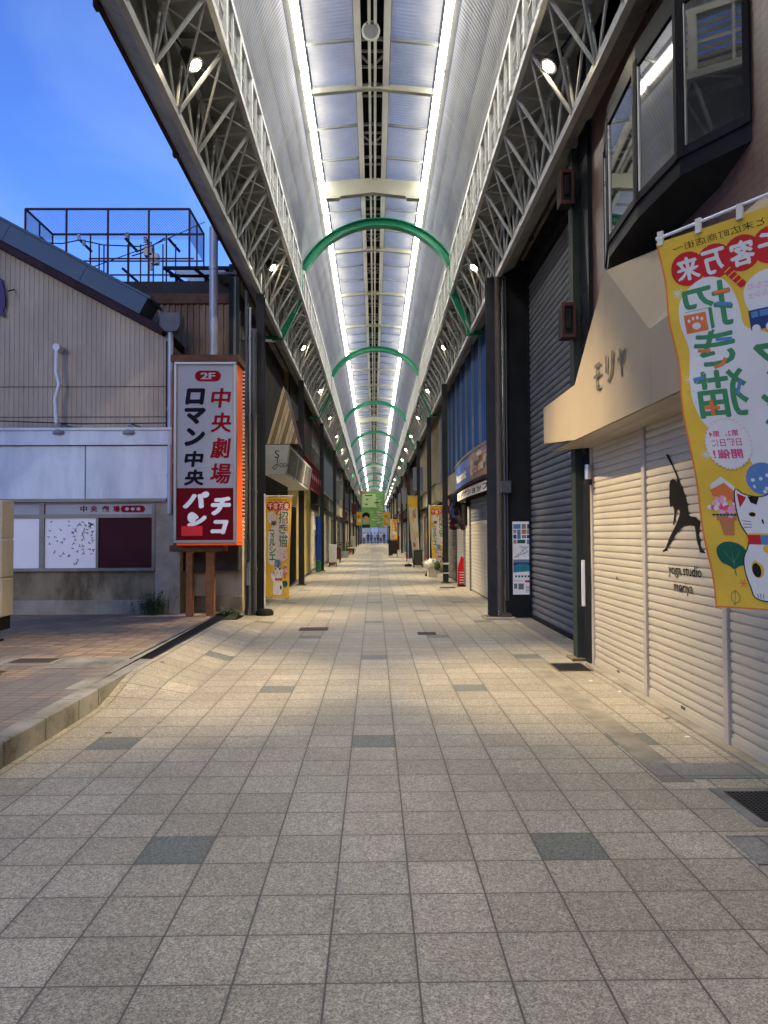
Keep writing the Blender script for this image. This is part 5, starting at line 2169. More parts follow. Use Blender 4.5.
# bay window
bay = thing('bay_window', (2.3, 6, 3.9), 'dark framed bay window reflecting the arcade lights above the cream fascia', 'window')
ZB, ZT = 4.05, 5.24
PV = [(2.43, 4.74), (2.16, 5.22), (2.11, 5.94), (2.15, 6.80), (2.31, 7.40), (2.45, 7.6)]
g = MB('window_frame')
for zz0, zz1, gr in ((ZB - .10, ZB + .02, .0), (ZT - .02, ZT + .12, .0)):
    cx = 2.5
    vs = []
    for (x, y) in PV:
        vs.append((x - gr, y, zz0))
    for (x, y) in PV:
        vs.append((x - gr, y, zz1))
    n = len(PV)
    g.add(vs, [(i, i + 1, n + i + 1, n + i) for i in range(n - 1)] + [tuple(range(n - 1, -1, -1)), tuple(range(n, 2 * n))])
bf = g.build('sill_and_head', parent=bay)
g = MB('black_steel')
# dark underside sloping back to the wall
n = len(PV)
vs = [(x + .0, y, ZB - .1) for x, y in PV] + [(2.45, y, ZB - .2) for x, y in PV]
g.add(vs, [(i, i + 1, n + i + 1, n + i) for i in range(n - 1)])
g.build('underside', parent=bay)
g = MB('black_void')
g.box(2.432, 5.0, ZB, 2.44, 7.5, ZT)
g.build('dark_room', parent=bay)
for i in range(n - 1):
    a, b = V((*PV[i], 0)), V((*PV[i + 1], 0))
    U = (a - b).normalized()                 # far -> near
    L = (a - b).length
    F = frame(b, U, (0, 0, 1), V((U.y, -U.x, 0)) if V((U.y, -U.x, 0)).x < 0 else V((-U.y, U.x, 0)))
    if L < .25:
        g = MB('window_frame')
        g.fbox(F, 0, ZB, L, ZT, 0, .01)
        g.build('end_panel', parent=bay)
        continue
    g = MB('window_frame')
    t_ = .05
    g.fbox(F, 0, ZB + .02, t_, ZT - .02, -.02, .02)
    g.fbox(F, L - t_, ZB + .02, L, ZT - .02, -.02, .02)
    g.fbox(F, t_, ZB + .02, L - t_, ZB + .09, -.02, .015)
    g.fbox(F, t_, ZT - .09, L - t_, ZT - .02, -.02, .015)
    g.M('chrome_edge')
    g.fbox(F, t_, ZB + .09, t_ + .008, ZT - .09, .0, .012)
    pn = bevel(g.build('casement', parent=bay), .005)
    g = MB('glass_dark')
    g.fbox(F, t_ + .008, ZB + .09, L - t_, ZT - .09, -.006, .0)
    g.build('pane', parent=pn)

# speaker-like boxes on the near column
for z, lb in ((at(573, 190, 8.6).z, 'upper brown framed box bracketed to the black column above the cream shutters'), (at(573, 322, 8.6).z, 'lower brown framed box bracketed to the black column above the cream shutters')):
    t = thing('junction_box', (2.25, 8.55, z), lb, 'junction box', 'framed boxes on the black column')
    g = MB('rust_red')
    g.box(2.14, 8.50, z - .20, 2.30, 8.52, z - .16)
    g.box(2.14, 8.50, z + .16, 2.30, 8.52, z + .20)
    g.box(2.14, 8.50, z - .16, 2.17, 8.52, z + .16)
    g.box(2.27, 8.50, z - .16, 2.30, 8.52, z + .16)
    g.build('rim', parent=t)
    g = MB('black_steel')
    g.box(2.15, 8.525, z - .19, 2.29, 8.72, z + .19)
    g.box(2.19, 8.49, z - .1, 2.24, 8.525, z + .12)
    g.bar((2.2, 8.62, z), (2.38, 8.7, z), .03, .3)
    bevel(g.build('housing', parent=t), .006)

# ------------------------------------------------------------------ black shutter building
B2 = thing('black_fronted_building', (2.9, 11, 0), 'tall black fronted building with a very high grey roller shutter', 'building')
g = MB('black_tile')
g.box(2.95, 8.7, 5.7, 9, 13.0, 9.0)
g.box(2.62, 8.7, 5.75, 2.95, 13.0, 9.0)
g.box(2.26, 13.02, 0, 9, 13.42, 8.6)
g.box(2.78, 8.7, 0, 9, 13.0, 5.75)
bevel(g.build('black_cladding', parent=B2), .01)
F = frame((2.72, 13.0, 0), (0, -1, 0), (0, 0, 1))
g = MB('shutter_dark')
slats(g, F, 4.2, 5.74, .105, .034, v0=.05)
g.build('roller_shutter', parent=B2)
g = MB('black_steel')
g.box(2.66, 12.93, 0, 2.77, 13.01, 5.74)
g.box(2.66, 8.72, 0, 2.77, 8.80, 5.74)
g.box(2.66, 8.8, 0, 2.76, 12.93, .06)
g.build('guide_rails', parent=B2)
# poster
PD = 13.02
t = thing('tourist_poster', at(522, 558, PD), 'narrow poster of photos, a map and a blue bay on the black pillar', 'poster')
F = FD(PD)
a, b = at(513, 594.5, PD), at(531.5, 521.5, PD)
W_, H_ = b.x - a.x, b.z - a.z
Fp = lambda u, v, o=0.0: V((a.x + u * W_, PD - .0 - o, a.z + v * H_))
g = MB('white_flat')
g.fbox(Fp, 0, 0, 1, 1, .001, .012)
bd = g.build('board', parent=t)
g = MB()
cells = [(.04, .90, .42, .965, 'print_blue'), (.48, .90, .7, .965, 'photo_tan'), (.76, .90, .96, .965, 'print_navy'), (.04, .84, .2, .89, 'photo_tan'), (.24, .76, .42, .89, 'print_blue'), (.48, .83, .7, .89, 'print_terra'),
         (.74, .83, .96, .89, 'photo_tan'), (.04, .765, .2, .82, 'print_navy'), (.48, .77, .7, .815, 'wall_bluegrey'), (.74, .77, .96, .815, 'print_navy'), (.04, .695, .2, .75, 'photo_tan'), (.24, .70, .66, .75, 'print_dkgreen'), (.74, .69, .96, .75, 'wall_bluegrey'),
         (.02, .44, .98, .48, 'wall_bluegrey')]
for i, (u0, v0, u1, v1, m) in enumerate(cells):
    g.M(m)
    g.fbox(Fp, u0, v0, u1, v1, .012, .0135)
mat('sea_teal', (0.03, 0.22, 0.28), 0.5, 0, 0.5, 6, dirt=.6, dirtc=(.02, .08, .2), dscale=3)
g.M('print_navy')
g.fbox(Fp, .02, .36, .98, .44, .012, .0135)
g.M('sea_teal')
g.poly(Fp, [(.02, .30), (.98, .32), (.98, .37), (.7, .42), (.35, .42), (.02, .39)], .0142)
g.M('wall_grey')
rr = random.Random(2)
for k in range(12):
    g.stroke(Fp, [(.06 + .8 * rr.random(), .50 + .17 * rr.random()), (.06 + .85 * rr.random(), .50 + .17 * rr.random())], .008, .0125 + k * .0001)
g.M('print_dkgreen')
for k in range(5):
    g.fbox(Fp, .12 + k * .16, .235, .22 + k * .16, .262, .012, .0135)
g.M('print_red')
g.fbox(Fp, .62, .165, .92, .195, .012, .0135)
g.M('wall_grey')
for (u0, v0, u1, v1) in ((.06, .08, .22, .15), (.28, .07, .56, .15), (.66, .11, .92, .118), (.66, .09, .92, .098), (.66, .07, .86, .078), (.66, .05, .92, .058), (.66, .03, .8, .038), (.06, .185, .5, .19)):
    g.fbox(Fp, u0, v0, u1, v1, .012, .0135)
g.build('printed_pictures', parent=bd)

# ------------------------------------------------------------------ narrow tiled front + pipes
B3 = thing('narrow_shopfront', (2.6, 14, 0), 'narrow dark shopfront strip with white tiles behind the brown downpipe', 'building')
g = MB('wall_dark')
g.box(2.46, 13.45, 0, 9, 15.0, 8.0)
g.M('white_wall_tile')
g.box(2.43, 13.6, .05, 2.46, 14.1, 2.6)
g.build('wall', parent=B3)
g = MB('pipe_brown')
c = at(499, 560, 13.0)
g.tube((c.x + .02, 13.0, .12), (c.x + .02, 13.0, 5.9), .058, 16)
g.path([(c.x + .02, 13.0, .12), (c.x + .06, 12.99, .05), (c.x + .2, 12.98, .02)], .055, 14)
for z in (1.2, 2.8, 4.4):
    g.tube((c.x + .02, 13.0, z), (c.x + .02, 13.0, z + .05), .066, 16)
tag(g.build('downpipe', loc=(c.x + .02, 13.0, 0), smooth=True), 'stout round brown downpipe beside a dark column on the right', 'downpipe')
g = MB('pipe_dark')
for px, r in ((506, .018), (508.5, .012)):
    c = at(px, 560, 12.9)
    g.tube((c.x, 12.95, .3), (c.x, 12.95, 5.9), r, 8)
c = at(507, 488, 12.85)
g.box(c.x - .1, 12.8, c.z - .08, c.x + .06, 12.95, c.z + .12)
tag(g.build('cable_conduit', loc=(c.x, 12.9, .3)), 'thin dark conduits with a small grey box between downpipe and black pillar', 'conduit')
g = MB('concrete')
g.box(1.86, 12.75, 0, 2.40, 13.3, .022)
tag(bevel(g.build('concrete_pad', loc=(2.1, 12.5, 0)), .005), 'pale concrete footing pad under the brown downpipe', 'pad')

# ------------------------------------------------------------------ electrical shop with blue cladding
B4 = thing('blue_clad_shop', (2.6, 21, 0), 'blue clad electrical shop with a curved sign and roller shutters', 'building')
BX = 2.45
g = MB('wall_dark')
g.box(BX + .05, 15.02, 0, 9, 27.6, 8.2)
g.M('wall_beige')
g.box(BX - .02, 21.2, 2.72, BX + .05, 27.55, 3.33)
g.M('white_wall_tile')
g.box(BX - .03, 19.3, 0, BX + .05, 20.1, 2.15)
g.build('wall', parent=B4)
g = MB('blue_cladding')
F = frame((BX, 27.6, 0), (0, -1, 0), (0, 0, 1))
corr(g, F, 12.55, 6.6, .31, .02, v0=3.30, flat=.9)
g.M('wall_bluegrey')
u = .6
while u < 12.5:
    g.fbox(F, u, 3.3, u + .03, 6.6, .02, .075)
    u += 1.24
g.build('blue_cladding', parent=B4)
g = MB('shutter_white')
F = frame((BX + .02, 19.25, 0), (0, -1, 0), (0, 0, 1))
slats(g, F, 4.2, 1.75, .085, .014, v0=.03)
g.M('wall_bluegrey')
slats(g, F, 4.2, 2.30, .085, .014, v0=1.76)
sh = g.build('roller_shutter', parent=B4)
g = MB('shutter_dark')
F = frame((BX + .02, 27.4, 0), (0, -1, 0), (0, 0, 1))
slats(g, F, 7.1, 2.6, .1, .014, v0=.03)
g.build('dark_shutter', parent=B4)
# curved sign box
t = thing('shop_sign', (2.2, 18, 2.6), 'blue and photo printed fascia sign with white lettering on the blue clad shop', 'sign')
def arcx(y):
    return 2.16 + .10 * ((y - 17.8) / 3.2) ** 2
N_ = 16
def seg(y0, y1, z0f, z1f, m, th=.0, parent=None, nm='panel', o=0.0):
    g = MB(m)
    ys_ = [y0 + (y1 - y0) * i / N_ for i in range(N_ + 1)]
    for ya, yb in zip(ys_[:-1], ys_[1:]):
        xa, xb = arcx(ya) - o, arcx(yb) - o
        p = [V((xa, ya, z0f)), V((xb, yb, z0f)), V((xb, yb, z1f)), V((xa, ya, z1f))]
        bk = [V((2.45 if th == 0 else q.x + th, q.y, q.z)) for q in p]
        g.add(p + bk, [(0, 1, 2, 3), (7, 6, 5, 4), (0, 4, 5, 1), (2, 6, 7, 3), (1, 5, 6, 2), (0, 3, 7, 4)])
    return g.build(nm, parent=parent)
seg(14.3, 21.1, 2.62, 3.24, 'blue_sign', 0, t, 'cabinet')
seg(14.3, 17.0, 2.64, 3.22, 'photo_tan', .01, t, 'photo_panel', .015)
rr = random.Random(17)
g = MB()
F = lambda u, v, o=0.0: V((arcx(17.0 - u) - .018 - o, 17.0 - u, v))
for k in range(34):
    g.M(['print_terra', 'cloth_white', 'print_ltpink', 'wood_pale', 'wall_grey', 'cloth_pale', 'wall_beige'][k % 7])
    u, v = .15 + 2.4 * rr.random(), 2.70 + .44 * rr.random()
    g.disc(F, u, v, .08 + .14 * rr.random(), .03 + .05 * rr.random(), .002 + k * .0004, 9)
g.build('photo_print', parent=t)
seg(14.25, 21.2, 3.24, 3.30, 'metal_sheet', .0, t, 'top_trim', .02)
seg(14.25, 21.2, 2.56, 2.62, 'eave_dark', .0, t, 'bottom_trim', .02)
g = MB('white_flat')
F = lambda u, v, o=0.0: V((arcx(21.1 - u) - .004 - o, 21.1 - u, v))
g.text(F, 'Panasonic', 2.1, 2.88, 2.6, .24, .002, bold=.03)
g.build('lettering', parent=t)
t2 = seg(14.3, 20.4, 2.32, 2.52, 'white_flat', .04, B4, 'name_strip', -.02)
g = MB('ink')
F = lambda u, v, o=0.0: V((arcx(20.4 - u) + .018 - o, 20.4 - u, v))
g.text(F, 'パナショップ', 3.4, 2.42, 4.2, .15, .004, bold=.03)
g.M('bright_red')
g.disc(F, .7, 2.42, .10, .06, .004, 10)
g.build('strip_lettering', parent=t2)

# things hanging and standing by the white shutters
t = thing('hanging_laundry', (2.2, 22.0, 1.9), 'dark red and navy cloths hanging under the canopy by the white shutters', 'hanging cloth')
rr = random.Random(8)
for i, (px, py0, py1, m) in enumerate(((451.5, 495, 520, 'wall_red'), (454, 494, 524, 'print_navy'), (457, 498, 515, 'print_black'), (453, 518, 530, 'maroon'), (462, 502, 530, 'eave_dark'))):
    a, b = at(px, py0, 21.6 - .3 * i), at(px, py1, 21.6 - .3 * i)
    g = MB(m)
    n = 8
    vs, fs = [], []
    for j in range(n + 1):
        z = a.z + (b.z - a.z) * j / n
        w_ = .09 + .03 * math.sin(j * 1.7 + i)
        for q in range(5):
            th = q / 4 * 3.14
            vs.append((a.x + w_ * math.cos(th) + .02 * math.sin(j), a.y - .06 * math.sin(th * 2 + j), z))
    for j in range(n):
        for q in range(4):
            fs.append((j * 5 + q, j * 5 + q + 1, j * 5 + q + 6, j * 5 + q + 5))
    g.add(vs, fs)
    g.build('cloth', parent=t)
t = thing('black_wall_box', at(470, 518, 19.8), 'black boxed air unit mounted beside the white shutter', 'air unit')
g = MB('black_steel')
a, b = at(464, 525, 19.8), at(476, 503, 19.8)
g.box(a.x, 19.7, a.z, b.x, 20.3, b.z)
bevel(g.build('casing', parent=t), .02)
g = MB('grate_dark')
F = FD(19.7)
for k in range(9):
    r = .02 + .012 * k
    c = ((a.x + b.x) / 2, (a.z + b.z) / 2)
    g.tube(F(c[0] - r, c[1] - .12 + .03 * k, .0), F(c[0] + r, c[1] - .12 + .03 * k, .0), .006, 5)
g.build('grille', parent=t)
t = thing('red_banner', (2.1, 20.7, 0), 'red and white slatted flag banner rolled beside the white shutters', 'banner')
a, b = at(457.5, 592, 20.9), at(468, 529, 20.9)
g = MB('shutter_white')
F = FD(20.9)
slats(g, frame((a.x, 20.9, 0), (1, 0, 0), (0, 0, 1)), b.x - a.x, b.z, .07, .012, v0=a.z)
g.M('bright_red')
g.poly(F, [(a.x + .01, a.z + .02), (b.x - .01, a.z + .02), (b.x - .01, a.z + .8), (a.x + .12, a.z + 1.0), (a.x + .01, a.z + .7)], .016)
g.M('white_flat')
for k in range(7):
    g.stroke(F, [(a.x + .06, a.z + .12 + .07 * k), (b.x - .05, a.z + .1 + .075 * k)], .016, .02)
g.build('cloth', parent=t)
g = MB('maroon')
g.box(b.x, 20.86, .1, b.x + .06, 20.98, b.z + .1)
g.M('black_steel')
g.box(b.x - .3, 20.75, 0, b.x + .1, 21.05, .06)
g.build('stand', parent=t)
g = MB('white_flat')
g.box(2.01, 22.28, .55, 2.19, 22.30, .60)
g.box(2.01, 22.28, .28, 2.19, 22.30, .31)
tag(g.build('white_tape_band', loc=(2.1, 22.3, .5)), 'two white tape bands round the foot of a dark column', 'tape')

# leaning banner with a white bundle at its foot
nobori('yellow_banner', at(430, 570, 26).x - .0, 26, .62, 2.1, .30, R(-8), 'yellow and white banner with red writing leaning beside the white bundle on the right', sway=.10, narrow=.7)
t = thing('white_bundle', (2.0, 25.5, 0), 'crumpled white cloth bundle on a pale box at the foot of a banner', 'bundle')
bmx = bmesh.new()
bmesh.ops.create_icosphere(bmx, subdivisions=3, radius=.24)
for v in bmx.verts:
    n_ = v.co.normalized()
    v.co *= 1 + .25 * math.sin(n_.x * 9 + n_.z * 4) * math.sin(n_.y * 7 + 1)
    v.co.z *= .8
me = bpy.data.meshes.new('cloth_heap')
bmx.to_mesh(me)
bmx.free()
me.materials.append(MATS['cloth_white'])
o = bpy.data.objects.new('cloth_heap', me)
col.objects.link(o)
o.parent = t
o.location = (-.08, 0, .42)
g = MB('cloth_pale')
g.box(1.78, 25.35, 0, 2.1, 25.7, .30)
bevel(g.build('box', parent=t), .02)
g = MB('leaf')
g.bell((2.08, 25.3, .25), [(.05, 0), (.12, .1), (.1, .22), (.03, .3)], 10)
g.build('plant', parent=t)
nobori('cream_banner', at(408.5, 555, 34).x, 34, .42, 2.9, .25, R(5), 'tall cream banner with faded pictures standing far down the right side', design=PLAIN, sway=.22, narrow=.75)

# ------------------------------------------------------------------ shopfronts further down
def shop(s, y0, y1, h, wall, kind, sign, label, seed, shutter='shutter_grey', x=2.5):
    t = building(s, y0 + .03, y1 - .03, h, wall, label, x=x + .06)
    L = y1 - y0 - .06
    rr = random.Random(seed)
    F = side_frame(s, y0 + .03, y1 - .03, x + .06)
    # upper floor
    g = MB()
    if kind == 'corr':
        g.M(wall)
        corr(g, F, L, h, .16, .03, v0=3.45)
        g.build('cladding', parent=t)
    elif kind == 'fins':
        g.M('wall_beige' if wall != 'wall_beige' else 'cream_panel')
        u = .15
        while u < L - .2:
            g.fbox(F, u, 3.4, u + .16, h - .2, 0, .12)
            u += .55
        g.build('fins', parent=t)
    else:
        n = max(1, int(L / 1.8))
        for i in range(n):
            u = (i + .5) * L / n
            for v in (3.9,):
                g = MB('frame_metal')
                g.fbox(F, u - .6, v, u + .6, v + .06, 0, .08)
                g.fbox(F, u - .6, v + 1.1, u + .6, v + 1.16, 0, .08)
                g.fbox(F, u - .6, v + .06, u - .54, v + 1.1, 0, .06)
                g.fbox(F, u + .54, v + .06, u + .6, v + 1.1, 0, .06)
                g.fbox(F, u - .02, v + .06, u + .02, v + 1.1, 0, .05)
                w = g.build('window', parent=t)
                g = MB('glass_blue')
                g.fbox(F, u - .54, v + .06, u + .54, v + 1.1, 0, .02)
                g.build('pane', parent=w)
    # fascia sign
    g = MB(sign)
    g.fbox(F, .12, 2.65, L - .12, 3.28, 0, .22 + .1 * rr.random())
    g.M('metal_sheet')
    g.fbox(F, .1, 3.28, L - .1, 3.34, 0, .34)
    bevel(g.build('fascia_sign', parent=t), .01)
    # shutter, door
    ws = L * (.55 + .3 * rr.random())
    g = MB(shutter)
    slats(g, F, ws, 2.5, .09, .014, v0=.03, u0=.15)
    g.build('roller_shutter', parent=t)
    g = MB('glass_blue')
    g.fbox(F, .35 + ws, .15, L - .2, 2.35, 0, .02)
    g.M('frame_metal')
    g.fbox(F, .28 + ws, .0, .35 + ws, 2.45, 0, .06)
    g.fbox(F, L - .2, .0, L - .13, 2.45, 0, .06)
    g.fbox(F, .35 + ws, 2.35, L - .2, 2.45, 0, .06)
    g.fbox(F, .35 + ws, .05, L - .2, .15, 0, .05)
    g.build('glass_door', parent=t)
    if rr.random() < .6:
        g = MB(rr.choice(['wall_red', 'wall_bluegrey', 'cream_panel', 'metal_sheet']))
        u0 = L * (.2 + .5 * rr.random())
        g.fbox(F, u0, 3.7, u0 + .1, 4.9, .05, .55)
        bevel(g.build('blade_sign', parent=t), .01)
    return t


LS = [(29.7, 37.6, 6.4, 'wall_grey', 'win', 'wall_dark', 'left shop with pale glass doors beyond the blue pillar wrap', 'shutter_white'),
      (37.6, 46, 6.9, 'wall_bluegrey', 'corr', 'wall_grey', 'blue grey ribbed left shop, fourth in the row', 'shutter_grey'),
      (46, 55, 6.4, 'wall_bluegrey', 'win', 'cream_panel', 'blue grey left shop with a cream fascia', 'shutter_grey'),
      (55, 63, 7.2, 'wall_beige', 'fins', 'wall_red', 'beige finned left shop with a red fascia behind the street benches', 'shutter_dark'),
      (63, 72, 6.4, 'wall_dark', 'win', 'wall_bluegrey', 'dark left shop with a blue grey fascia, seventh in the row', 'shutter_grey'),
      (72, 81, 6.9, 'wall_grey', 'corr', 'cream_panel', 'ribbed grey left shop with a cream fascia beside the hanging portrait', 'shutter_white'),
      (81, 92, 6.4, 'wall_beige', 'win', 'wall_dark', 'far beige left shop with a dark fascia', 'shutter_grey'),
      (92, 104, 7.2, 'wall_dark', 'fins', 'wall_red', 'far dark left shop with beige fins', 'shutter_grey'),
      (104, 117, 6.4, 'wall_grey', 'win', 'wall_bluegrey', 'far grey left shop second from the end of the arcade', 'shutter_white'),
      (117, 131, 6.9, 'wall_beige', 'corr', 'cream_panel', 'farthest left shop, ribbed beige, at the end of the arcade', 'shutter_grey')]
for i, q in enumerate(LS):
    shop(-1, q[0], q[1], q[2], q[3], q[4], q[5], q[6], 20 + i, q[7])
RS = [(27.7, 36, 6.9, 'wall_dark', 'fins', 'cream_panel', 'right shop with pale upright panels beyond the blue cladding', 'shutter_dark'),
      (36, 44, 6.4, 'wall_beige', 'corr', 'wall_dark', 'ribbed beige right shop behind the cream banner', 'shutter_grey'),
      (44, 53, 7.2, 'wall_dark', 'win', 'wall_dark', 'dark right shop with a dark fascia', 'shutter_dark'),
      (53, 61, 6.4, 'wall_red', 'corr', 'wall_dark', 'ribbed dark red right shop', 'shutter_dark'),
      (61, 70, 6.9, 'wall_dark', 'fins', 'wall_red', 'dark right shop with beige fins and a red fascia', 'shutter_grey'),
      (70, 80, 6.4, 'wall_bluegrey', 'win', 'cream_panel', 'blue grey right shop with a cream fascia beside the hanging yellow flag', 'shutter_grey'),
      (80, 92, 7.2, 'wall_dark', 'corr', 'wall_dark', 'far ribbed dark right shop', 'shutter_grey'),
      (92, 104, 6.4, 'wall_beige', 'win', 'wall_red', 'far beige right shop with a red fascia', 'shutter_white'),
      (104, 117, 6.9, 'wall_grey', 'fins', 'wall_dark', 'far grey right shop second from the end', 'shutter_grey'),
      (117, 131, 6.4, 'wall_dark', 'win', 'cream_panel', 'farthest right shop, dark, at the end of the arcade', 'shutter_grey')]
for i, q in enumerate(RS):
    shop(1, q[0], q[1], q[2], q[3], q[4], q[5], q[6], 50 + i, q[7])

# street beyond the arcade
tm = thing('far_building', (0, 152, 0), 'pale building with a white shop fascia closing the view beyond the arcade', 'building')
g = MB('white_paint')
g.box(-22, 152, 0, 22, 165, 11)
g.build('wall', parent=tm)
g = MB('white_paint')
F = FD(152)
g.fbox(F, -8, 3.2, 8, 4.2, 0, .3)
g.build('fascia_sign', parent=tm)
for k in range(8):
    g = MB('frame_metal')
    u = -14 + k * 4
    g.fbox(F, u - 1.2, .2, u + 1.2, 2.9, 0, .1)
    w = g.build('window', parent=tm)
    g = MB('cloth_pale')
    g.fbox(F, u - 1.1, .3, u + 1.1, 2.8, .1, .12)
    g.build('pane', parent=w)
    g = MB('frame_metal')
    g.fbox(F, u - 1.0, 5.6, u + 1.0, 7.4, 0, .1)
    w = g.build('window', parent=tm)
    g = MB('glass_blue')
    g.fbox(F, u - .9, 5.7, u + .9, 7.3, .1, .12)
    g.build('pane', parent=w)

# ------------------------------------------------------------------ hanging green banner, portrait and small flags
GD = 84.0
t = thing('green_hanging_banner', at(374, 510, GD), 'big green printed banner hanging across the far end of the arcade', 'hanging banner')
a, b = at(361.5, 527.5, GD), at(384.5, 491, GD)
g = MB('banner_green')
n = 14
vs, fs = [], []
for i in range(n + 1):
    x = a.x + (b.x - a.x) * i / n
    for j, z in enumerate((a.z, (a.z + b.z) / 2, b.z)):
        vs.append((x, GD + .06 * math.sin(i * .9 + j), z))
for i in range(n):
    for j in range(2):
        fs.append((i * 3 + j, i * 3 + 3 + j, i * 3 + 4 + j, i * 3 + 1 + j))
g.add(vs, fs)
F = lambda u, v, o=0.0: V((a.x + u, GD - .10 - o, a.z + v))
W_, H_ = b.x - a.x, b.z - a.z
g.M('banner_ltgreen')
g.rect(F, .1, H_ * .55, W_ * .62, H_ * .92, 0)
rr = random.Random(6)
g.M('cloth_pale')
for k in range(26):
    u, v = .2 + (W_ - .6) * rr.random(), .4 + (H_ - .9) * rr.random()
    if k < 14:
        u = W_ * (.42 + .5 * rr.random())
        v = .5 + .28 * (k % 7)
    g.fbox(F, u, v, u + .18 + .2 * rr.random(), v + .10, .01 + k * .0003, .012 + k * .0003)
g.M('print_dkgreen')
for (u, v, w_) in ((.15, .86, .32), (.55, .66, .22), (.16, .62, .12), (.2, .75, .1)):
    g.fbox(F, W_ * u, H_ * v, W_ * (u + w_), H_ * v + .12, .03, .032)
g.M('print_orange')
g.fbox(F, .02, H_ * .93, .5, H_ - .02, .035, .037)
g.build('cloth', parent=t)
g = MB('steel_paint')
g.tube((a.x - .1, GD, b.z), (b.x + .1, GD, b.z), .03, 8)
for x in (a.x + .2, b.x - .2):
    g.tube((x, GD, b.z), (x, GD, 8.85), .012, 6)
g.build('hanging_bar', parent=t)
PDp = 78.0
t = thing('portrait_flag', at(366, 520, PDp), 'hanging flag with a simple black haired face beside the big green banner', 'flag')
a, b = at(361.5, 528, PDp), at(370.5, 511, PDp)
g = MB('banner_green')
g.box(a.x, PDp, a.z, b.x, PDp + .02, b.z)
F = FD(PDp)
cx, cz = (a.x + b.x) / 2, (a.z + b.z) / 2
g.M('print_black')
g.disc(F, cx, cz + .38, .40, .36, .01, 18)
g.M('skin')
g.disc(F, cx, cz + .02, .27, .34, .02, 18)
g.M('shirt_black')
g.fbox(F, a.x + .05, a.z + .02, b.x - .05, a.z + .36, .01, .03)
g.M('print_black')
for q in (-1, 1):
    g.disc(F, cx + q * .1, cz + .05, .03, .02, .03, 8)
g.M('print_red')
g.disc(F, cx, cz - .16, .06, .02, .03, 8)
g.build('cloth', parent=t)
for (x0q, x1q, y0q, y1q, lb) in ((356.5, 361.5, 512, 525.5, 'small yellow flag hanging left of the portrait'), (383.5, 390, 512, 526, 'small yellow flag hanging right of the big green banner')):
    t = thing('yellow_flag', at(x0q, y0q, 62), lb, 'flag', 'small yellow flags under the arcade roof')
    a, b = at(x0q, y1q, 62), at(x1q, y0q, 62)
    g = MB('cloth_yellow')
    g.box(a.x, 62, a.z, b.x, 62.02, b.z)
    F = FD(62)
    g.M('print_orange')
    g.disc(F, a.x + (b.x - a.x) * .4, b.z - .35, .12, .12, .01, 10)
    g.M('cloth_white')
    g.disc(F, a.x + (b.x - a.x) * .6, a.z + .4, .14, .14, .01, 10)
    g.build('cloth', parent=t)
    g = MB('cable')
    for f_ in (.1, .9):
        x = a.x + (b.x - a.x) * f_
        g.tube((x, 62, b.z), (x, 62, 6.95 if abs(x) > 1.6 else 7.5), .012, 4)
    g.build('hanging_cords', parent=t)
nobori('yellow_banner', at(391, 555, 52).x, 52, .45, 1.7, .75, 0.0, 'narrow plain yellow banner far down the right side above a black board', step=.3)

# A-frame boards, bench, bicycle
def aboard(x, y, w, h, label, m='chalkboard'):
    t = thing('sandwich_board', (x, y, 0), label, 'sandwich board')
    for sgn in (-1, 1):
        g = MB('black_steel')
        g.bar((x - w / 2, y + sgn * .2, 0), (x - w / 2, y, h), .035, .02, up=(0, 1, 0))
        g.bar((x + w / 2, y + sgn * .2, 0), (x + w / 2, y, h), .035, .02, up=(0, 1, 0))
        g.bar((x - w / 2, y + sgn * .01, h), (x + w / 2, y + sgn * .01, h), .03, .03)
        g.bar((x - w / 2, y + sgn * .17, h * .16), (x + w / 2, y + sgn * .17, h * .16), .03, .03)
        g.M(m)
        n = V((0, sgn * .2, 0))
        F = frame((x - w / 2 + .02, y + sgn * .17, h * .18), (1, 0, 0), (0, -sgn * .165, h * .78))
        g.fbox(F, 0, 0, w - .04, 1, -.006, .006)
        g.build('panel', parent=t)
    return t


aboard(at(418, 560, 33).x, 33.0, .36, .75, 'small black sandwich board in front of the cream banner')
aboard(at(393, 550, 50).x, 50, .55, 1.1, 'tall black sandwich board far down the right side under a yellow banner')
t = thing('street_bench', (-1.7, 56, 0), 'wooden bench with a slatted back far down the left side', 'bench')
g = MB('wood_mid')
for k in range(4):
    g.box(-2.0 + k * .12, 54.5, .42, -1.9 + k * .12, 58.5, .46)
g.build('seat', parent=t)
g = MB('wood_mid')
for k in range(3):
    g.box(-2.05, 54.5, .56 + k * .12, -2.02, 58.5, .65 + k * .12)
g.build('backrest', parent=t)
for yq in (54.6, 56.5, 58.3):
    g = MB('black_steel')
    g.box(-2.05, yq, 0, -2.0, yq + .06, .9)
    g.box(-1.6, yq, 0, -1.55, yq + .06, .42)
    g.box(-2.05, yq, .36, -1.55, yq + .06, .42)
    g.build('leg', parent=t)
t = thing('planter', (-1.75, 47, 0), 'pale planter tub with low green plants far down the left side', 'planter')
g = MB('plastic_white')
g.bell((-1.85, 47, 0), [(.2, 0), (.26, .4), (.28, .42), (.24, .42)], 18)
g.build('tub', parent=t, smooth=True)
pl = leafclump('foliage', (-1.85, 47, .40), 60, .3, .5, 'leaf_bright', None, None)
pl.parent = t
pl.location = V((-.1, 0, .40))


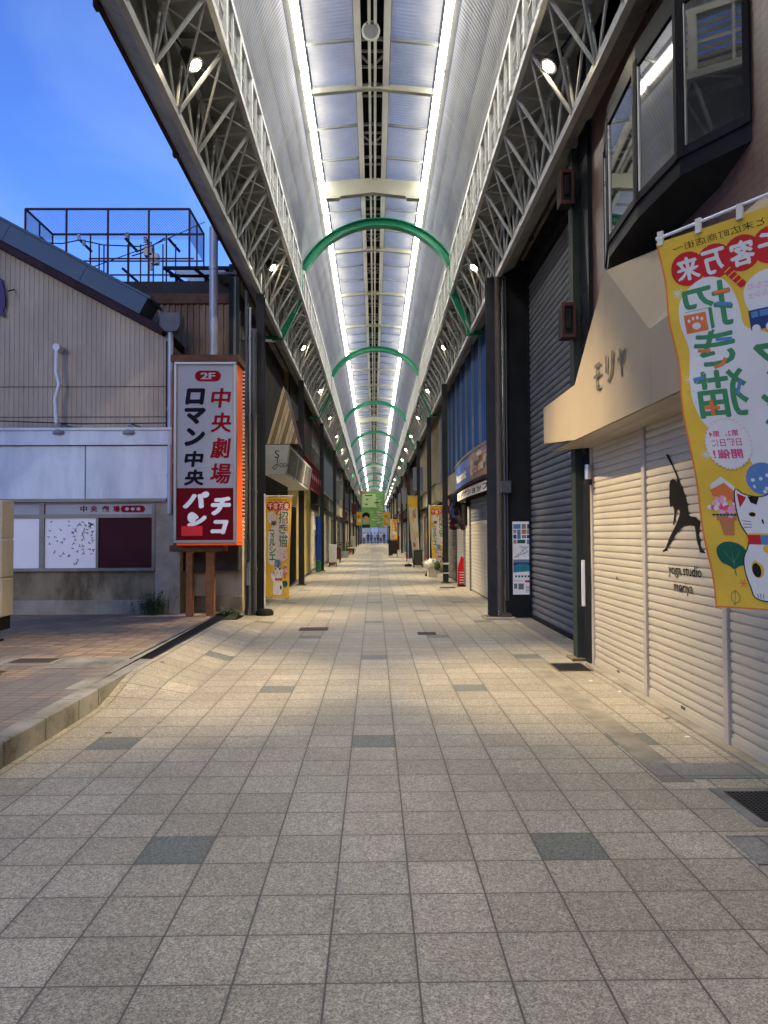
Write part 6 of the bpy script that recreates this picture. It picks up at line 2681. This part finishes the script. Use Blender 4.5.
def bicycle(x, y, rot, label):
    t = thing('bicycle', (x, y, 0), label, 'bicycle')
    c_, s_ = math.cos(rot), math.sin(rot)
    P = lambda u, z, o=0: V((x + c_ * u - s_ * o, y + s_ * u + c_ * o, z))
    for u in (-.5, .5):
        g = MB('rubber')
        n = 20
        for i in range(n):
            a0, a1 = 6.2832 * i / n, 6.2832 * (i + 1) / n
            g.tube(P(u + .31 * math.cos(a0), .33 + .31 * math.sin(a0)), P(u + .31 * math.cos(a1), .33 + .31 * math.sin(a1)), .018, 5, False)
        g.M('chrome_edge')
        for i in range(8):
            a0 = 6.2832 * i / 8
            g.tube(P(u, .33), P(u + .3 * math.cos(a0), .33 + .3 * math.sin(a0)), .004, 3, False)
        g.build('wheel', parent=t)
    g = MB('metal_sheet')
    for A_, B_ in (((-.5, .33), (-.08, .30)), ((-.5, .33), (-.18, .78)), ((-.08, .30), (-.2, .85)), ((-.08, .30), (.36, .72)), ((-.17, .7), (.34, .80)), ((.5, .33), (.33, .95))):
        g.tube(P(*A_), P(*B_), .016, 6)
    g.build('frame', parent=t)
    g = MB('black_steel')
    g.bar(P(-.33, .88), P(-.1, .88), .13, .05)
    g.build('saddle', parent=t)
    g = MB('black_steel')
    g.path([P(.25, .98, -.25), P(.33, .98, 0), P(.25, .98, .25)], .014, 6)
    g.build('handlebar', parent=t)
    return t


bicycle(1.98, 37.5, R(80), 'grey bicycle parked behind the small sandwich board on the right')
bicycle(-1.95, 43.0, R(95), 'grey bicycle parked far down the left side before the planter')

# standing signs and tubs outside the far shops
for (x, y, w_, h_, m, lb) in ((-1.9, 34.5, .35, 1.0, 'white_paint', 'white standing sign by the left glass shopfront'),
                              (-1.95, 38.8, .4, .8, 'wall_red', 'dark red standing sign before the fourth left column'),
                              (-1.9, 66, .5, 1.3, 'cloth_pale', 'pale standing sign far down the left side past the bench'),
                              (1.9, 40.5, .4, 1.1, 'print_navy', 'navy standing sign behind the grey bicycle on the right'),
                              (1.85, 63, .45, 1.3, 'wall_red', 'dark red standing sign far down the right side'),
                              (1.9, 73, .5, 1.2, 'white_paint', 'white standing sign far down the right side')):
    t = thing('standing_sign', (x, y, 0), lb, 'standing sign')
    g = MB(m)
    g.box(x - w_ / 2, y - .04, .18, x + w_ / 2, y + .04, h_)
    bevel(g.build('board', parent=t), .015)
    for xa_ in (x - w_ / 2, x + w_ / 2 - .04):
        g = MB('black_steel')
        g.box(xa_, y - .18, 0, xa_ + .04, y + .18, .05)
        g.box(xa_ + .005, y - .02, .05, xa_ + .035, y + .02, .2)
        g.build('foot', parent=t)
for (x, y, lb) in ((-1.95, 60.5, 'green potted shrub at the near end of the far left shops beyond the bench'), (1.98, 44.5, 'green potted shrub by the dark right shop'), (-2.0, 35.8, 'green potted shrub beside the white standing sign on the left')):
    t = thing('potted_shrub', (x, y, 0), lb, 'potted plant')
    g = MB('print_terra')
    g.bell((x, y, 0), [(.14, 0), (.2, .3), (.21, .33), (.18, .33)], 16)
    g.build('pot', parent=t, smooth=True)
    pl = leafclump('foliage', (x, y, .30), 90, .3, .7, 'leaf_bright', None, None)
    pl.parent = t
    pl.location = (0, 0, .30)

# boards leaning by the left shops
g = MB('panel_white')
a = at(331, 556, 33)
g.box(-2.36, 32.2, .45, -2.30, 33.9, 1.85)
g.box(-2.36, 32.2, 2.1, -2.30, 33.3, 2.9)
g.M('wall_dark')
g.box(-2.34, 33.9, .3, -2.28, 34.3, 2.0)
tag(g.build('display_boards', loc=(-2.33, 33, .45)), 'pale blue display boards on the glass shopfront at left', 'display board')

# ------------------------------------------------------------------ people at the far end
def person(x, y, rot, shirt, trousers, label, stride=.16, hair='hair'):
    t = thing('person', (x, y, 0), label, 'person', 'people at the far end of the arcade')
    J = [((0, 0, .95), .14), ((0, 0, 1.15), .13), ((0, 0, 1.36), .15), ((0, 0, 1.48), .055), ((0, 0, 1.56), .075), ((0, .01, 1.66), .095), ((0, 0, 1.73), .06),
         ((-.19, 0, 1.38), .055), ((-.24, .03, 1.12), .042), ((-.25, -.06 - stride * .4, .88), .034), ((-.25, -.08 - stride * .4, .78), .035),
         ((.19, 0, 1.38), .055), ((.24, .03, 1.12), .042), ((.25, .02 + stride * .4, .88), .034), ((.25, .03 + stride * .4, .78), .035),
         ((-.09, 0, .86), .09), ((-.10, -stride * .6, .48), .062), ((-.10, -stride, .09), .042), ((-.10, -stride - .12, .04), .035),
         ((.09, 0, .86), .09), ((.10, stride * .4, .48), .062), ((.10, stride, .09), .042), ((.10, stride - .12, .04), .035)]
    E_ = [(0, 1), (1, 2), (2, 3), (3, 4), (4, 5), (5, 6), (2, 7), (7, 8), (8, 9), (9, 10), (2, 11), (11, 12), (12, 13), (13, 14), (0, 15), (15, 16), (16, 17), (17, 18), (0, 19), (19, 20), (20, 21), (21, 22)]
    me = bpy.data.meshes.new('body')
    me.from_pydata([j[0] for j in J], E_, [])
    o = bpy.data.objects.new('body', me)
    col.objects.link(o)
    md = o.modifiers.new('skin', 'SKIN')
    for i, j in enumerate(J):
        me.skin_vertices[0].data[i].radius = (j[1], j[1] * (.8 if i < 3 else 1))
        me.skin_vertices[0].data[i].use_root = (i == 0)
    sb = o.modifiers.new('sub', 'SUBSURF')
    sb.levels = sb.render_levels = 1
    dg = bpy.context.evaluated_depsgraph_get()
    m2 = bpy.data.meshes.new_from_object(o.evaluated_get(dg))
    bpy.data.objects.remove(o)
    m2.materials.clear()
    for mm in ('skin', shirt, trousers, 'rubber'):
        m2.materials.append(MATS[mm])
    for p in m2.polygons:
        z = p.center.z
        p.material_index = 3 if z < .1 else 2 if (z < .95 and abs(p.center.x) < .19) else 1 if 1.02 < z < 1.47 else 0 if z > 1.4 or abs(p.center.x) > .19 else 1
        p.use_smooth = True
    o = bpy.data.objects.new('body', m2)
    col.objects.link(o)
    o.parent = t
    g = MB(hair)
    g.bell((0, .012, 1.64), [(.06, -.04), (.103, 0), (.108, .05), (.085, .10), (.03, .135)], 14)
    h_ = g.build('hair', loc=(0, 0, 0), smooth=True)
    ORG.pop(h_.name, None)
    h_.parent = t
    t.rotation_euler = (0, 0, rot)
    return t


PPL = [(-1.55, 112, 0, 'shirt_white', 'denim', 'person in a pale top and blue trousers, leftmost of the far group'),
       (-1.0, 118, 3.1, 'shirt_black', 'shirt_black', 'person in black clothes second from the left in the far group'),
       (-.45, 115, .3, 'shirt_blue', 'denim', 'person in a blue top near the middle of the far group'),
       (.05, 121, 2.9, 'shirt_white', 'shirt_black', 'person in a white top and black trousers near the middle of the far group'),
       (.5, 116, .1, 'shirt_blue', 'shirt_black', 'person in a blue top and black trousers right of the middle of the far group'),
       (1.0, 122, 3.3, 'shirt_white', 'denim', 'person in a white top and blue trousers, second from the right of the far group'),
       (1.5, 119, .2, 'shirt_black', 'denim', 'person in a black top and blue trousers, rightmost of the far group')]
for q in PPL:
    person(*q)

# ------------------------------------------------------------------ things behind the camera that light and close the place
bk = thing('rear_building', (0, -26, 0), 'plain grey building far behind the photographer', 'building')
g = MB('wall_grey')
g.box(-20, -30, 0, 20, -26, 9)
g.build('wall', parent=bk)

# ------------------------------------------------------------------ world and sun
w = bpy.data.worlds.new('World')
scene.world = w
w.use_nodes = True
n, l = w.node_tree.nodes, w.node_tree.links
sky = n.new('ShaderNodeTexSky')
sky.sky_type = 'NISHITA'
sky.sun_disc = False
SUN_EL, SUN_ROT = 14.0, 200.0
sky.sun_elevation = R(SUN_EL)
sky.sun_rotation = R(SUN_ROT)
sky.ozone_density = 8.0
sky.air_density = 0.85
sky.dust_density = 0.2
bg = n['Background']
tint = n.new('ShaderNodeMixRGB')
tint.blend_type = 'MULTIPLY'
tint.inputs[0].default_value = 1
tint.inputs[2].default_value = (1.36, 0.96, 1.08, 1)
l.new(sky.outputs[0], tint.inputs[1])
tcw = n.new('ShaderNodeTexCoord')
cn = n.new('ShaderNodeTexNoise')
cn.inputs['Scale'].default_value = 3.2
cn.inputs['Detail'].default_value = 6
cn.inputs['Distortion'].default_value = 0.6
l.new(tcw.outputs['Generated'], cn.inputs['Vector'])
cm = n.new('ShaderNodeMapRange')
cm.inputs[1].default_value = 0.45
cm.inputs[2].default_value = 0.75
cm.inputs[4].default_value = 0.35
l.new(cn.outputs['Fac'], cm.inputs[0])
cl_ = n.new('ShaderNodeMixRGB')
cl_.inputs[2].default_value = (1.9, 2.7, 3.8, 1)
l.new(cm.outputs[0], cl_.inputs[0])
l.new(tint.outputs[0], cl_.inputs[1])
l.new(cl_.outputs[0], bg.inputs[0])
bg.inputs[1].default_value = 0.069
sd = bpy.data.lights.new('sun', 'SUN')
sd.energy = 0.12
sd.color = (1.0, 0.85, 0.7)
sd.angle = R(12)
so = bpy.data.objects.new('sun', sd)
col.objects.link(so)
# direction: sky rotation 0 points the sun to +Y and turns clockwise seen from above
az = R(SUN_ROT)
dirv = V((math.sin(az) * math.cos(R(SUN_EL)), math.cos(az) * math.cos(R(SUN_EL)), math.sin(R(SUN_EL))))
so.rotation_euler = (-dirv).to_track_quat('-Z', 'Y').to_euler()

scene.view_settings.view_transform = 'Standard'
scene.view_settings.look = 'None'
scene.view_settings.exposure = 2.25
scene.view_settings.gamma = 1.0
scene.render.engine = 'CYCLES'
scene.cycles.use_denoising = True
scene.cycles.max_bounces = 6
scene.cycles.diffuse_bounces = 3
scene.cycles.glossy_bounces = 3
scene.cycles.transmission_bounces = 4
scene.cycles.sample_clamp_indirect = 4.0
